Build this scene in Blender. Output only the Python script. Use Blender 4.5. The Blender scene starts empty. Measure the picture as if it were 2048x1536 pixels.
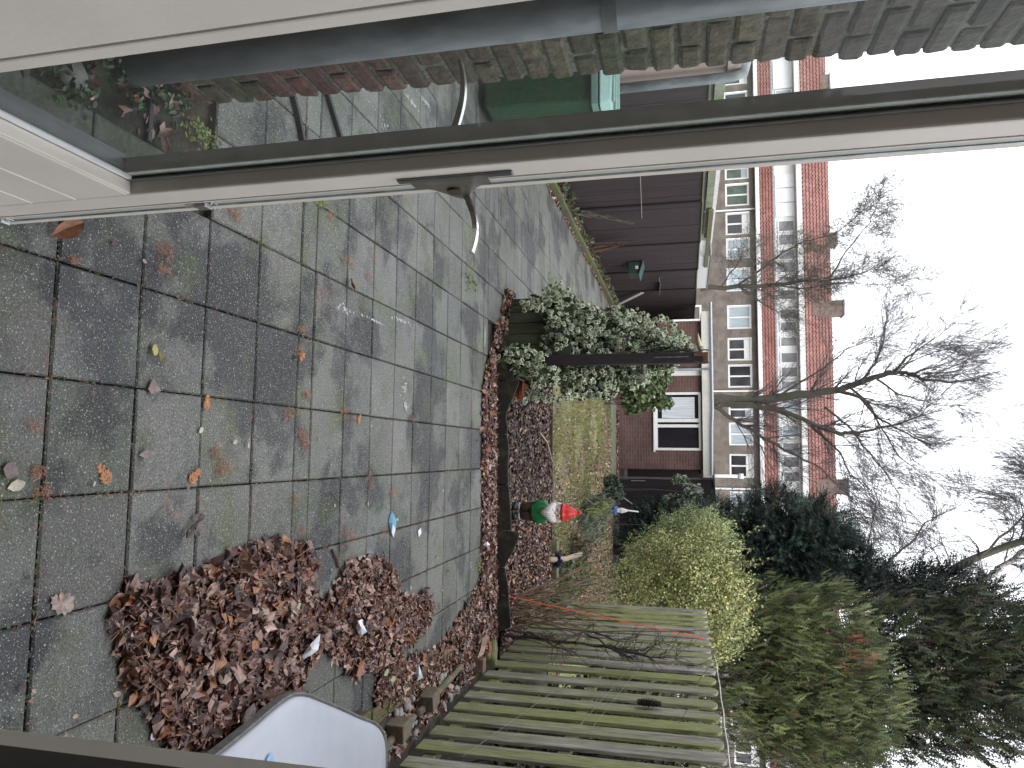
import bpy, math, random
import numpy as np
from mathutils import Vector, Matrix
rnd = random.Random(7); nr = np.random.RandomState(7)
R = math.radians
S = bpy.context.scene
# ------------------------------------------------------------------ camera (photo was shot with the camera turned on its side)
FP, TH, PS, RO, H = 1465.0, R(13.374), R(5.543), R(-0.717), 1.5595
_F = np.array([-math.sin(PS)*math.cos(TH), math.cos(PS)*math.cos(TH), -math.sin(TH)])
_R = np.array([math.cos(PS), math.sin(PS), 0.0]); _U = np.cross(_R, _F)
_R2 = _R*math.cos(RO)+_U*math.sin(RO); _U2 = -_R*math.sin(RO)+_U*math.cos(RO)
cd = bpy.data.cameras.new('camera'); cam = bpy.data.objects.new('camera', cd); S.collection.objects.link(cam)
cd.sensor_fit = 'HORIZONTAL'; cd.sensor_width = 36; cd.lens = FP/2048*36; cd.clip_start = .02; cd.clip_end = 600
m = Matrix.Identity(4)
for i in range(3): m[i][0] = _U2[i]; m[i][1] = -_R2[i]; m[i][2] = -_F[i]
m[2][3] = H; cam.matrix_world = m
S.camera = cam
def ray(x, y): return _F+_U2*(x-1024)/FP+_R2*(y-768)/FP
CC = np.array([0, 0, H])
def G(x, y, z=0.0): d = ray(x, y); return CC+d*(z-H)/d[2]
def at(x, y, Y): d = ray(x, y); return CC+d*Y/d[1]
def aX(x, y, X): d = ray(x, y); return CC+d*X/d[0]
# ------------------------------------------------------------------ sky, sun, exposure
W = bpy.data.worlds.new('World'); S.world = W; W.use_nodes = True
nt = W.node_tree; nt.nodes.clear()
sky = nt.nodes.new('ShaderNodeTexSky'); sky.sky_type = 'NISHITA'; sky.sun_disc = False
sky.sun_elevation = R(38); sky.sun_rotation = R(150); sky.dust_density = 6; sky.air_density = 1.2
mx = nt.nodes.new('ShaderNodeMixRGB'); mx.inputs[0].default_value = .86; mx.inputs[2].default_value = (12.6, 13.0, 13.7, 1)
bg = nt.nodes.new('ShaderNodeBackground'); bg.inputs[1].default_value = .1
wo = nt.nodes.new('ShaderNodeOutputWorld')
nt.links.new(sky.outputs[0], mx.inputs[1]); nt.links.new(mx.outputs[0], bg.inputs[0]); nt.links.new(bg.outputs[0], wo.inputs[0])
sl = bpy.data.lights.new('sun', 'SUN'); so = bpy.data.objects.new('sun', sl); S.collection.objects.link(so)
sl.energy = .6; sl.angle = R(25); sl.color = (1, .97, .93)
so.rotation_euler = (R(52), 0, R(30))
S.view_settings.view_transform = 'Standard'; S.view_settings.look = 'None'; S.view_settings.exposure = 1.05; S.view_settings.gamma = 1
# ------------------------------------------------------------------ materials
MATS = {}
def mat(name, col, rough=.7, col2=None, scale=6, thr=(.4, .6), var=.15, vs=25, bump=0, bs=60, attr=False, spec=.4, metal=0, stretch=(1, 1, 1), col3=None, s3=2, t3=(.5, .65), trans=0):
    if name in MATS: return MATS[name]
    M = bpy.data.materials.new(name); M.use_nodes = True; t = M.node_tree; N = t.nodes; L = t.links
    b = N['Principled BSDF']; b.inputs['Roughness'].default_value = rough; b.inputs['Metallic'].default_value = metal
    b.inputs['Specular IOR Level'].default_value = spec
    tc = N.new('ShaderNodeTexCoord'); mp = N.new('ShaderNodeMapping'); mp.inputs['Scale'].default_value = stretch
    L.new(tc.outputs['Object'], mp.inputs[0])
    def noise(s, d=4):
        n = N.new('ShaderNodeTexNoise'); n.inputs['Scale'].default_value = s; n.inputs['Detail'].default_value = d; L.new(mp.outputs[0], n.inputs[0]); return n
    def ramp(src, a, c):
        r = N.new('ShaderNodeMapRange'); r.inputs[1].default_value = a; r.inputs[2].default_value = c; r.clamp = True; L.new(src, r.inputs[0]); return r.outputs[0]
    def mixc(f, a, c, bt='MIX'):
        x = N.new('ShaderNodeMixRGB'); x.blend_type = bt
        if isinstance(f, (int, float)): x.inputs[0].default_value = f
        else: L.new(f, x.inputs[0])
        for i, q in ((1, a), (2, c)):
            if isinstance(q, tuple): x.inputs[i].default_value = q+(1,) if len(q) == 3 else q
            else: L.new(q, x.inputs[i])
        return x.outputs[0]
    if attr:
        at_ = N.new('ShaderNodeAttribute'); at_.attribute_name = 'Col'; cur = at_.outputs['Color']
        if col != (1, 1, 1): cur = mixc(1.0, cur, tuple(col), 'MULTIPLY')
    else: cur = tuple(col)
    if col2: cur = mixc(ramp(noise(scale).outputs[0], *thr), cur, tuple(col2))
    if col3: cur = mixc(ramp(noise(s3, 6).outputs[0], *t3), cur, tuple(col3))
    if var:
        v = N.new('ShaderNodeMapRange'); v.inputs[1].default_value = .3; v.inputs[2].default_value = .7; v.inputs[3].default_value = 1-var; v.inputs[4].default_value = 1+var
        L.new(noise(vs, 6).outputs[0], v.inputs[0])
        cur = mixc(1.0, cur, v.outputs[0], 'MULTIPLY')
    if isinstance(cur, tuple): b.inputs['Base Color'].default_value = cur+(1,)
    else: L.new(cur, b.inputs['Base Color'])
    if bump:
        bp = N.new('ShaderNodeBump'); bp.inputs['Strength'].default_value = bump; bp.inputs['Distance'].default_value = .01
        L.new(noise(bs, 6).outputs[0], bp.inputs['Height']); L.new(bp.outputs[0], b.inputs['Normal'])
    M['helpers'] = 1; MATS[name] = M; M.cycles.use_bump_map_correction = True if hasattr(M, 'cycles') and hasattr(M.cycles, 'use_bump_map_correction') else True
    if trans: b.inputs['Transmission Weight'].default_value = trans
    return M
# paving: exposed aggregate concrete, algae and damp
def paving_mat():
    M = bpy.data.materials.new('paving'); M.use_nodes = True; t = M.node_tree; N = t.nodes; L = t.links; b = N['Principled BSDF']
    tc = N.new('ShaderNodeTexCoord')
    def noise(s, d=5, o=0):
        n = N.new('ShaderNodeTexNoise'); n.inputs['Scale'].default_value = s; n.inputs['Detail'].default_value = d; n.inputs['Roughness'].default_value = .62
        mp = N.new('ShaderNodeMapping'); mp.inputs['Location'].default_value = (o, o, 0); L.new(tc.outputs['Object'], mp.inputs[0]); L.new(mp.outputs[0], n.inputs[0]); return n.outputs[0]
    def mr(s, a, c, lo=0, hi=1):
        r = N.new('ShaderNodeMapRange'); r.inputs[1].default_value = a; r.inputs[2].default_value = c; r.inputs[3].default_value = lo; r.inputs[4].default_value = hi; L.new(s, r.inputs[0]); return r.outputs[0]
    def mix(f, a, c, bt='MIX'):
        x = N.new('ShaderNodeMixRGB'); x.blend_type = bt
        if isinstance(f, (int, float)): x.inputs[0].default_value = f
        else: L.new(f, x.inputs[0])
        for i, q in ((1, a), (2, c)):
            if isinstance(q, tuple): x.inputs[i].default_value = q+(1,)
            else: L.new(q, x.inputs[i])
        return x.outputs[0]
    def mul(a, c):
        x = N.new('ShaderNodeMath'); x.operation = 'MULTIPLY'; L.new(a, x.inputs[0])
        if isinstance(c, (int, float)): x.inputs[1].default_value = c
        else: L.new(c, x.inputs[1])
        return x.outputs[0]
    at_ = N.new('ShaderNodeAttribute'); at_.attribute_name = 'Col'
    cur = mix(mr(noise(2.2), .4, .62), (.150, .149, .142), (.118, .127, .105))
    cur = mix(mul(mr(noise(1.7, 6, 9), .50, .56), .85), cur, (.038, .039, .044))
    cur = mix(mul(mr(noise(4.5, 4, 21), .56, .63), .45), cur, (.060, .062, .064))        # damp dark patches
    cur = mix(mul(mr(noise(3.6, 6, 4), .55, .66), .6), cur, (.085, .108, .045))        # algae
    cur = mix(1.0, cur, at_.outputs['Color'], 'MULTIPLY')
    cur = mix(1.0, cur, mr(noise(160, 3), .3, .7, .5, 1.5), 'MULTIPLY')
    for sc, th_, c_, dens in ((150, .20, (.50, .50, .46), .52), (80, .17, (.44, .44, .40), .6), (260, .25, (.30, .29, .25), .4)):
        v = N.new('ShaderNodeTexVoronoi'); v.inputs['Scale'].default_value = sc; L.new(tc.outputs['Object'], v.inputs[0])
        sep = N.new('ShaderNodeSeparateColor'); L.new(v.outputs['Color'], sep.inputs[0])
        f = mul(mr(v.outputs['Distance'], th_+.05, th_-.05), mr(sep.outputs[0], dens, dens+.05))
        cur = mix(f, cur, c_)
    L.new(cur, b.inputs['Base Color'])
    L.new(mr(noise(1.3, 6, 9), .45, .62, .75, .5), b.inputs['Roughness'])
    b.inputs['Specular IOR Level'].default_value = .35
    bp = N.new('ShaderNodeBump'); bp.inputs['Strength'].default_value = .8; bp.inputs['Distance'].default_value = .005
    L.new(noise(220, 4), bp.inputs['Height']); L.new(bp.outputs[0], b.inputs['Normal'])
    return M
def brick_mat(name, c1, c2, mortar, bw, rh, plane='xz', ms=.012, bump=.4, c3=None):
    M = bpy.data.materials.new(name); M.use_nodes = True; t = M.node_tree; N = t.nodes; L = t.links; b = N['Principled BSDF']; b.inputs['Roughness'].default_value = .85
    tc = N.new('ShaderNodeTexCoord'); sp = N.new('ShaderNodeSeparateXYZ'); cb = N.new('ShaderNodeCombineXYZ')
    L.new(tc.outputs['Object'], sp.inputs[0]); L.new(sp.outputs[0 if plane == 'xz' else 1], cb.inputs[0]); L.new(sp.outputs[2], cb.inputs[1])
    br = N.new('ShaderNodeTexBrick'); L.new(cb.outputs[0], br.inputs[0])
    br.inputs['Color1'].default_value = c1+(1,); br.inputs['Color2'].default_value = c2+(1,); br.inputs['Mortar'].default_value = mortar+(1,)
    br.inputs['Scale'].default_value = 1; br.inputs['Mortar Size'].default_value = ms; br.inputs['Brick Width'].default_value = bw; br.inputs['Row Height'].default_value = rh; br.inputs['Bias'].default_value = -.1
    n = N.new('ShaderNodeTexNoise'); n.inputs['Scale'].default_value = 2.2; n.inputs['Detail'].default_value = 8; L.new(tc.outputs['Object'], n.inputs[0])
    r = N.new('ShaderNodeMapRange'); r.inputs[1].default_value = .3; r.inputs[2].default_value = .7; r.inputs[3].default_value = .7; r.inputs[4].default_value = 1.25; L.new(n.outputs[0], r.inputs[0])
    x = N.new('ShaderNodeMixRGB'); x.blend_type = 'MULTIPLY'; x.inputs[0].default_value = 1; L.new(br.outputs[0], x.inputs[1]); L.new(r.outputs[0], x.inputs[2]); L.new(x.outputs[0], b.inputs['Base Color'])
    bp = N.new('ShaderNodeBump'); bp.inputs['Strength'].default_value = bump; bp.inputs['Distance'].default_value = .006; bp.invert = True; L.new(br.outputs['Fac'], bp.inputs['Height']); L.new(bp.outputs[0], b.inputs['Normal'])
    return M
def glass_mat(name, tint, refl=.06, dirt=0.0):
    M = bpy.data.materials.new(name); M.use_nodes = True; t = M.node_tree; N = t.nodes; L = t.links; N.remove(N['Principled BSDF']); out = N['Material Output']
    tr = N.new('ShaderNodeBsdfTransparent'); tr.inputs[0].default_value = tint+(1,)
    gl = N.new('ShaderNodeBsdfGlossy'); gl.inputs['Roughness'].default_value = .01; gl.inputs[0].default_value = (1, 1, 1, 1)
    fr = N.new('ShaderNodeFresnel'); fr.inputs[0].default_value = 1.10
    mxs = N.new('ShaderNodeMixShader'); L.new(fr.outputs[0], mxs.inputs[0]); L.new(tr.outputs[0], mxs.inputs[1]); L.new(gl.outputs[0], mxs.inputs[2])
    last = mxs.outputs[0]
    if dirt:
        tc = N.new('ShaderNodeTexCoord'); n = N.new('ShaderNodeTexNoise'); n.inputs['Scale'].default_value = 9; n.inputs['Detail'].default_value = 9; n.inputs['Roughness'].default_value = .7; L.new(tc.outputs['Object'], n.inputs[0])
        r = N.new('ShaderNodeMapRange'); r.inputs[1].default_value = .5; r.inputs[2].default_value = .8; r.inputs[3].default_value = .035; r.inputs[4].default_value = dirt; L.new(n.outputs[0], r.inputs[0])
        df = N.new('ShaderNodeBsdfDiffuse'); df.inputs[0].default_value = (.6, .62, .62, 1)
        m2 = N.new('ShaderNodeMixShader'); L.new(r.outputs[0], m2.inputs[0]); L.new(last, m2.inputs[1]); L.new(df.outputs[0], m2.inputs[2]); last = m2.outputs[0]
    L.new(last, out.inputs[0]); return M
# ------------------------------------------------------------------ object helpers
col_ = S.collection
def tag(o, label=None, cat=None, group=None, kind=None):
    if label: o['label'] = label
    if cat: o['category'] = cat
    if group: o['group'] = group
    if kind: o['kind'] = kind
    return o
def thing(name, loc, label, cat, group=None, rz=0):
    o = bpy.data.objects.new(name, None); col_.objects.link(o); o.location = loc; o.rotation_euler = (0, 0, rz); o.empty_display_size = .1
    return tag(o, label, cat, group)
class MB:
    def __init__(s): s.v = []; s.f = []; s.c = []
    def add(s, vs, fs, c=(1, 1, 1)):
        k = len(s.v); s.v += [tuple(map(float, p)) for p in vs]; s.f += [tuple(k+i for i in f) for f in fs]; s.c += [c]*len(fs); return s
    def box(s, x0, x1, y0, y1, z0, z1, c=(1, 1, 1), M=None):
        vs = [(x, y, z) for x in (x0, x1) for y in (y0, y1) for z in (z0, z1)]
        if M is not None: vs = [M @ Vector(p) for p in vs]
        return s.add(vs, [(0, 1, 3, 2), (4, 6, 7, 5), (0, 4, 5, 1), (2, 3, 7, 6), (0, 2, 6, 4), (1, 5, 7, 3)], c)
    def bar(s, a, b, w, t, c=(1, 1, 1), up=(0, 0, 1)):
        a = Vector(a); b = Vector(b); d = (b-a).normalized(); u = Vector(up)
        sd = d.cross(u); sd = sd.normalized() if sd.length > 1e-4 else Vector((1, 0, 0)); n = sd.cross(d)
        vs = [p+sd*i*w/2+n*j*t/2 for p in (a, b) for i, j in ((-1, -1), (1, -1), (1, 1), (-1, 1))]
        return s.add(vs, [(0, 1, 2, 3), (7, 6, 5, 4), (0, 4, 5, 1), (1, 5, 6, 2), (2, 6, 7, 3), (3, 7, 4, 0)], c)
    def tube(s, pts, rs, n=8, c=(1, 1, 1), cap=True):
        P = [Vector(p) for p in pts]
        if not hasattr(rs, '__len__'): rs = [rs]*len(P)
        vs = []; u = None
        for i, p in enumerate(P):
            d = (P[min(i+1, len(P)-1)]-P[max(i-1, 0)]); d = d.normalized() if d.length > 1e-9 else Vector((0, 0, 1))
            if u is None:
                u = d.cross(Vector((0, 0, 1)) if abs(d.z) < .9 else Vector((1, 0, 0))).normalized()
            else:
                u = (u-d*u.dot(d)); u = u.normalized() if u.length > 1e-6 else d.orthogonal().normalized()
            w = d.cross(u)
            for k in range(n):
                a = 2*math.pi*k/n; vs.append(p+(u*math.cos(a)+w*math.sin(a))*rs[i])
        fs = [(i*n+k, i*n+(k+1) % n, (i+1)*n+(k+1) % n, (i+1)*n+k) for i in range(len(P)-1) for k in range(n)]
        if cap: fs += [tuple(range(n-1, -1, -1)), tuple((len(P)-1)*n+k for k in range(n))]
        return s.add(vs, fs, c)
    def lathe(s, prof, o=(0, 0, 0), n=20, c=(1, 1, 1), sx=1, sy=1, M=None, wob=0):
        vs = []
        for r, z in prof:
            for k in range(n):
                a = 2*math.pi*k/n; q = 1+(rnd.uniform(-wob, wob) if wob else 0); p = Vector((r*math.cos(a)*sx*q, r*math.sin(a)*sy*q, z))
                if M is not None: p = M @ p
                vs.append(p+Vector(o))
        m_ = len(prof)
        fs = [(i*n+k, i*n+(k+1) % n, (i+1)*n+(k+1) % n, (i+1)*n+k) for i in range(m_-1) for k in range(n)]
        fs += [tuple(range(n-1, -1, -1)), tuple((m_-1)*n+k for k in range(n))]
        return s.add(vs, fs, c)
    def extrude(s, pts, d, c=(1, 1, 1)):
        n = len(pts); d = Vector(d); vs = [Vector(p) for p in pts]; vs += [p+d for p in vs]
        fs = [tuple(range(n-1, -1, -1)), tuple(range(n, 2*n))]+[(i, (i+1) % n, n+(i+1) % n, n+i) for i in range(n)]
        return s.add(vs, fs, c)
    def build(s, name, M, parent=None, smooth=False, bevel=0, sub=0, origin=None):
        me = bpy.data.meshes.new(name); o_ = Vector(origin) if origin is not None else (parent_loc(parent) if parent else Vector((0, 0, 0)))
        me.from_pydata([tuple(Vector(p)-o_) for p in s.v], [], s.f); me.validate(); me.update()
        if len(me.polygons) == len(s.c):
            a = me.attributes.new('Col', 'FLOAT_COLOR', 'FACE'); a.data.foreach_set('color', np.array([(c[0], c[1], c[2], 1) for c in s.c], dtype=np.float32).ravel())
        import bmesh
        bm = bmesh.new(); bm.from_mesh(me); bmesh.ops.recalc_face_normals(bm, faces=bm.faces); bm.to_mesh(me); bm.free()
        if smooth: me.polygons.foreach_set('use_smooth', [True]*len(me.polygons))
        me.materials.append(M); o = bpy.data.objects.new(name, me); col_.objects.link(o)
        if parent: o.parent = parent
        else: o.location = o_
        if bevel:
            b = o.modifiers.new('b', 'BEVEL'); b.width = bevel; b.segments = 2; b.limit_method = 'ANGLE'; b.angle_limit = R(40)
        if sub:
            b = o.modifiers.new('s', 'SUBSURF'); b.levels = sub; b.render_levels = sub
        return o
def parent_loc(p):
    v = Vector((0, 0, 0))
    while p is not None: v += p.location; p = p.parent
    return v
# scattered small pieces (leaves, twigs, blades): one big mesh from templates
class Cloud:
    def __init__(s): s.V = []; s.LT = []; s.LI = []; s.C = []; s.n = 0
    def add(s, tpl, pos, rot, scl, cols, cmix=None):
        tv, tf, tc = tpl; n = len(pos)
        if n == 0: return s
        tv = np.asarray(tv, float); scl = np.asarray(scl, float)
        if scl.ndim == 1: scl = np.repeat(scl[:, None], 3, 1)
        V = np.einsum('nij,nkj->nki', rot, tv[None]*scl[:, None, :])+np.asarray(pos)[:, None, :]
        s.V.append(V.reshape(-1, 3)); k = len(tv)
        lt = np.array([len(f) for f in tf]); li = np.array([i for f in tf for i in f])
        s.LT.append(np.tile(lt, n)); s.LI.append((li[None]+(np.arange(n)*k)[:, None]+s.n).ravel()); s.n += n*k
        cols = np.asarray(cols, float)
        if tc is None: C = np.repeat(cols, len(tf), 0)
        else:
            tc = np.asarray(tc, float)   # per-face: (kind 0 = own colour, 1 = cmix colour), brightness
            cm = cmix if cmix is not None else cols
            C = (cols[:, None, :]*(1-tc[None, :, :1])+np.asarray(cm)[:, None, :]*tc[None, :, :1])*tc[None, :, 1:2]
            C = C.reshape(-1, 3)
        s.C.append(C); return s
    def build(s, name, M, parent=None, smooth=False):
        V = np.concatenate(s.V); LT = np.concatenate(s.LT); LI = np.concatenate(s.LI); C = np.concatenate(s.C)
        if parent: V = V-np.array(parent_loc(parent))
        me = bpy.data.meshes.new(name); me.vertices.add(len(V)); me.vertices.foreach_set('co', V.astype(np.float32).ravel())
        me.loops.add(len(LI)); me.loops.foreach_set('vertex_index', LI.astype(np.int32))
        me.polygons.add(len(LT)); me.polygons.foreach_set('loop_start', np.concatenate([[0], np.cumsum(LT)[:-1]]).astype(np.int32)); me.polygons.foreach_set('loop_total', LT.astype(np.int32))
        me.update(calc_edges=True)
        a = me.attributes.new('Col', 'FLOAT_COLOR', 'FACE'); a.data.foreach_set('color', np.hstack([C, np.ones((len(C), 1))]).astype(np.float32).ravel())
        if smooth: me.polygons.foreach_set('use_smooth', [True]*len(me.polygons))
        me.materials.append(M); o = bpy.data.objects.new(name, me); col_.objects.link(o)
        if parent: o.parent = parent
        return o
def frames(Y, Z):     # rotation matrices whose local y = Y, local z close to Z
    Y = Y/np.linalg.norm(Y, axis=1, keepdims=True); X = np.cross(Y, Z); nX = np.linalg.norm(X, axis=1, keepdims=True); nX[nX < 1e-6] = 1; X = X/nX; Z2 = np.cross(X, Y)
    return np.stack([X, Y, Z2], axis=2)
def flatrot(n, tilt):
    a = nr.uniform(0, 2*np.pi, n); Z = np.stack([nr.normal(0, 1, n)*tilt, nr.normal(0, 1, n)*tilt, np.ones(n)], 1); Z /= np.linalg.norm(Z, axis=1, keepdims=True)
    Y = np.stack([np.cos(a), np.sin(a), np.zeros(n)], 1); Y -= Z*(Y*Z).sum(1, keepdims=True)
    return frames(Y, Z)
def pick(cols, n, jit=.15):
    c = np.array(cols)[nr.randint(0, len(cols), n)]; return c*(1+nr.uniform(-jit, jit, (n, 1)))
# templates: (verts, faces, per-face)
def t_oval(w=.32, fold=.1, curl=.1):
    v = [(0, -.5, 0), (w*.75, -.25, fold), (w, .1, fold+curl*.2), (w*.55, .35, fold+curl*.6), (0, .5, curl), (-w*.55, .35, fold+curl*.6), (-w, .1, fold+curl*.2), (-w*.75, -.25, fold), (0, 0, curl*.1)]
    return (v, [(0, 1, 2, 8), (8, 2, 3, 4), (0, 8, 6, 7), (8, 4, 5, 6)], None)
def t_lobed(seed, lobes=5, curl=.18):
    r = random.Random(seed); v = [(0, -.1, -.02)]; n = lobes*2+1
    for i in range(n):
        a = -math.pi/2+2*math.pi*(i+.5)/n; rr = (.5 if i % 2 else .30)*r.uniform(.85, 1.1); z = curl*r.uniform(-.3, 1)*(rr/.5)
        v.append((rr*math.cos(a), rr*math.sin(a)*1.1, z))
    return (v, [(0, 1+i, 1+(i+1) % n) for i in range(n)], None)
def t_ivy():
    ang = [-90, -40, -5, 30, 60, 90, 120, 150, 185, 220]; rad = [.28, .46, .34, .50, .34, .60, .34, .50, .34, .46]
    v = [(0, -.05, .03)]
    for a, r in zip(ang, rad): v.append((r*.70*math.cos(R(a)), r*.70*math.sin(R(a)), .0))
    for a, r in zip(ang, rad): v.append((r*math.cos(R(a)), r*math.sin(R(a)), -.07))
    n = 10; f = [(0, 1+i, 1+(i+1) % n) for i in range(n)]+[(1+i, 11+i, 11+(i+1) % n, 1+(i+1) % n) for i in range(n)]
    tc = [(0, .9+.2*(i % 2)) for i in range(n)]+[(1, 1)]*n
    return (v, f, tc)
def t_frond(seed, pairs=5, droop=.15, w=.05, wid=.42):
    r = random.Random(seed); v = []; f = []
    def strip(a, b, w_):
        k = len(v); a = Vector(a); b = Vector(b); d = (b-a).normalized(); sd = Vector((-d.y, d.x, 0))*w_
        m_ = (a+b)/2; v.extend([tuple(a), tuple(m_+sd), tuple(b), tuple(m_-sd)]); f.append((k, k+1, k+2, k+3))
    strip((0, 0, 0), (0, 1, -droop), w*.8)
    for i in range(pairs):
        t = (i+.5)/pairs*.9; L_ = wid*(1-t*.75)*r.uniform(.75, 1.15)
        for sgn in (-1, 1):
            b = (sgn*L_*.75, t+L_*.75, -droop*t-.1*L_*r.uniform(-.6, 1.2)); strip((0, t*.95, -droop*t), b, w)
            if L_ > wid*.45:
                m_ = Vector((0, t*.95, 0)).lerp(Vector(b), .5); strip(m_, (m_.x+sgn*L_*.02, m_.y+L_*.45, m_.z), w*.75)
    return (v, f, None)
def t_sprig(pairs=9, w=.022):
    v = []; f = []
    for i in range(pairs):
        t = i/pairs
        for a in (0, 2.1, 4.2):
            a += i*.7; k = len(v); L_ = .2*(1-.3*t); c, s_ = math.cos(a), math.sin(a)
            b = (c*L_, t+.14, s_*L_); v.extend([(0, t-.02, 0), (c*L_*.5+w*s_, t+.07, s_*L_*.5-w*c), b, (c*L_*.5-w*s_, t+.07, s_*L_*.5+w*c)]); f.append((k, k+1, k+2, k+3))
    return (v, f, None)
T_BLADE = ([(-.5, 0, 0), (.5, 0, 0), (.2, .6, .12), (0, 1, .35)], [(0, 1, 2, 3)], None)
T_STICK = ([(-.04, -.5, 0), (.04, -.5, 0), (.06, .1, .05), (0, .5, .02)], [(0, 1, 2, 3)], None)
T_CHIP = ([(-.3, -.5, 0), (.25, -.42, .12), (.32, .4, .18), (-.2, .5, .02), (.05, 0, .22)], [(0, 1, 4), (1, 2, 4), (2, 3, 4), (3, 0, 4)], None)
LOB = [t_lobed(i, 5 if i % 2 else 4, .25+.15*(i % 3)) for i in range(6)]; OV = [t_oval(.33, .12, .15), t_oval(.28, .2, .35), t_oval(.4, -.1, -.15), t_oval(.24, .25, .1)]
def inpoly(P, poly):
    x, y = P[:, 0], P[:, 1]; ins = np.zeros(len(P), bool); n = len(poly)
    for i in range(n):
        x1, y1 = poly[i][:2]; x2, y2 = poly[(i+1) % n][:2]
        c = ((y1 > y) != (y2 > y)); xi = (x2-x1)*(y-y1)/((y2-y1) if y2 != y1 else 1e-9)+x1; ins ^= c & (x < xi)
    return ins
def edged(P, poly):
    d = np.full(len(P), 1e9); n = len(poly)
    for i in range(n):
        a = np.array(poly[i][:2]); b = np.array(poly[(i+1) % n][:2]); ab = b-a; t = np.clip(((P-a)@ab)/(ab@ab+1e-12), 0, 1); d = np.minimum(d, np.linalg.norm(P-(a+t[:, None]*ab), axis=1))
    return d
def sample(poly, n):
    p = np.array(poly)[:, :2]; lo, hi = p.min(0), p.max(0); out = []
    tot = 0
    while tot < n:
        q = nr.uniform(lo, hi, (n*2, 2)); q = q[inpoly(q, p)]; out.append(q); tot += len(q)
    return np.concatenate(out)[:n]
# ------------------------------------------------------------------ shared materials
WHITE = mat('off_white_paint', (.64, .595, .53), .45, var=.05, vs=6, bump=.05, bs=90, spec=.4)
WHITE2 = mat('white_paint', (.72, .73, .72), .5, var=.06)
DARKGAP = mat('grey_green_paint', (.62, .63, .60), .6, var=.1)
GASK = mat('black_gasket', (.02, .02, .02), .5)
BROWNG = mat('brown_gasket', (.11, .075, .065), .7)
STEEL = mat('galvanised_steel', (.45, .47, .48), .32, metal=.9, col2=(.3, .31, .3), scale=30, var=.1)
CHROME = mat('chrome', (.78, .78, .76), .12, metal=1, var=.04)
DULL = mat('dull_nickel', (.27, .25, .21), .42, metal=.85, col2=(.2, .19, .16), scale=45, thr=(.5, .7))
BARK = mat('bark', (.085, .073, .060), .9, col2=(.065, .068, .045), scale=5, var=.3, vs=40, bump=.5)
BARKD = mat('dark_bark', (.055, .045, .042), .9, var=.3, vs=40)
BARKB = mat('birch_bark', (.42, .41, .38), .8, col2=(.10, .09, .08), scale=9, thr=(.52, .6), var=.15, stretch=(1, 1, 3))
LEAFM = mat('dry_leaf', (1, 1, 1), .5, attr=True, var=.35, vs=70, spec=.45)
GREENM = mat('foliage', (1, 1, 1), .55, attr=True, var=.2, vs=30, spec=.4)
CHIPM = mat('bark_chip', (1, 1, 1), .8, attr=True, var=.3, vs=60)
WOODG = mat('weathered_wood', (.31, .295, .265), .8, col2=(.14, .12, .105), scale=3, thr=(.35, .65), var=.35, vs=14, bump=.5, bs=30, stretch=(6, 6, .6), col3=(.19, .205, .08), s3=.8, t3=(.40, .60))
WOODM = mat('mossy_wood', (.15, .135, .095), .85, col2=(.125, .14, .055), scale=5, var=.3, vs=30, bump=.4)
WOODD = mat('dark_green_wood', (.038, .042, .028), .8, col2=(.055, .065, .03), scale=3, var=.25, vs=20, stretch=(5, 5, .7), bump=.3)
BWB = mat('brown_weathered_block', (.15, .115, .085), .85, col2=(.10, .10, .06), scale=7, var=.3, vs=30, bump=.4)
BROWNF = mat('dark_brown_stain', (.026, .017, .020), .7, col2=(.042, .029, .031), scale=2.2, thr=(.3, .7), var=.35, vs=16, bump=.5, bs=26, stretch=(1, 9, .35))
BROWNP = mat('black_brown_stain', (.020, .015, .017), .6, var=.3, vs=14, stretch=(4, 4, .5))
SOIL = mat('soil', (.055, .042, .030), .95, col2=(.035, .030, .020), scale=9, var=.4, vs=50, bump=.8, bs=40)

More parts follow.
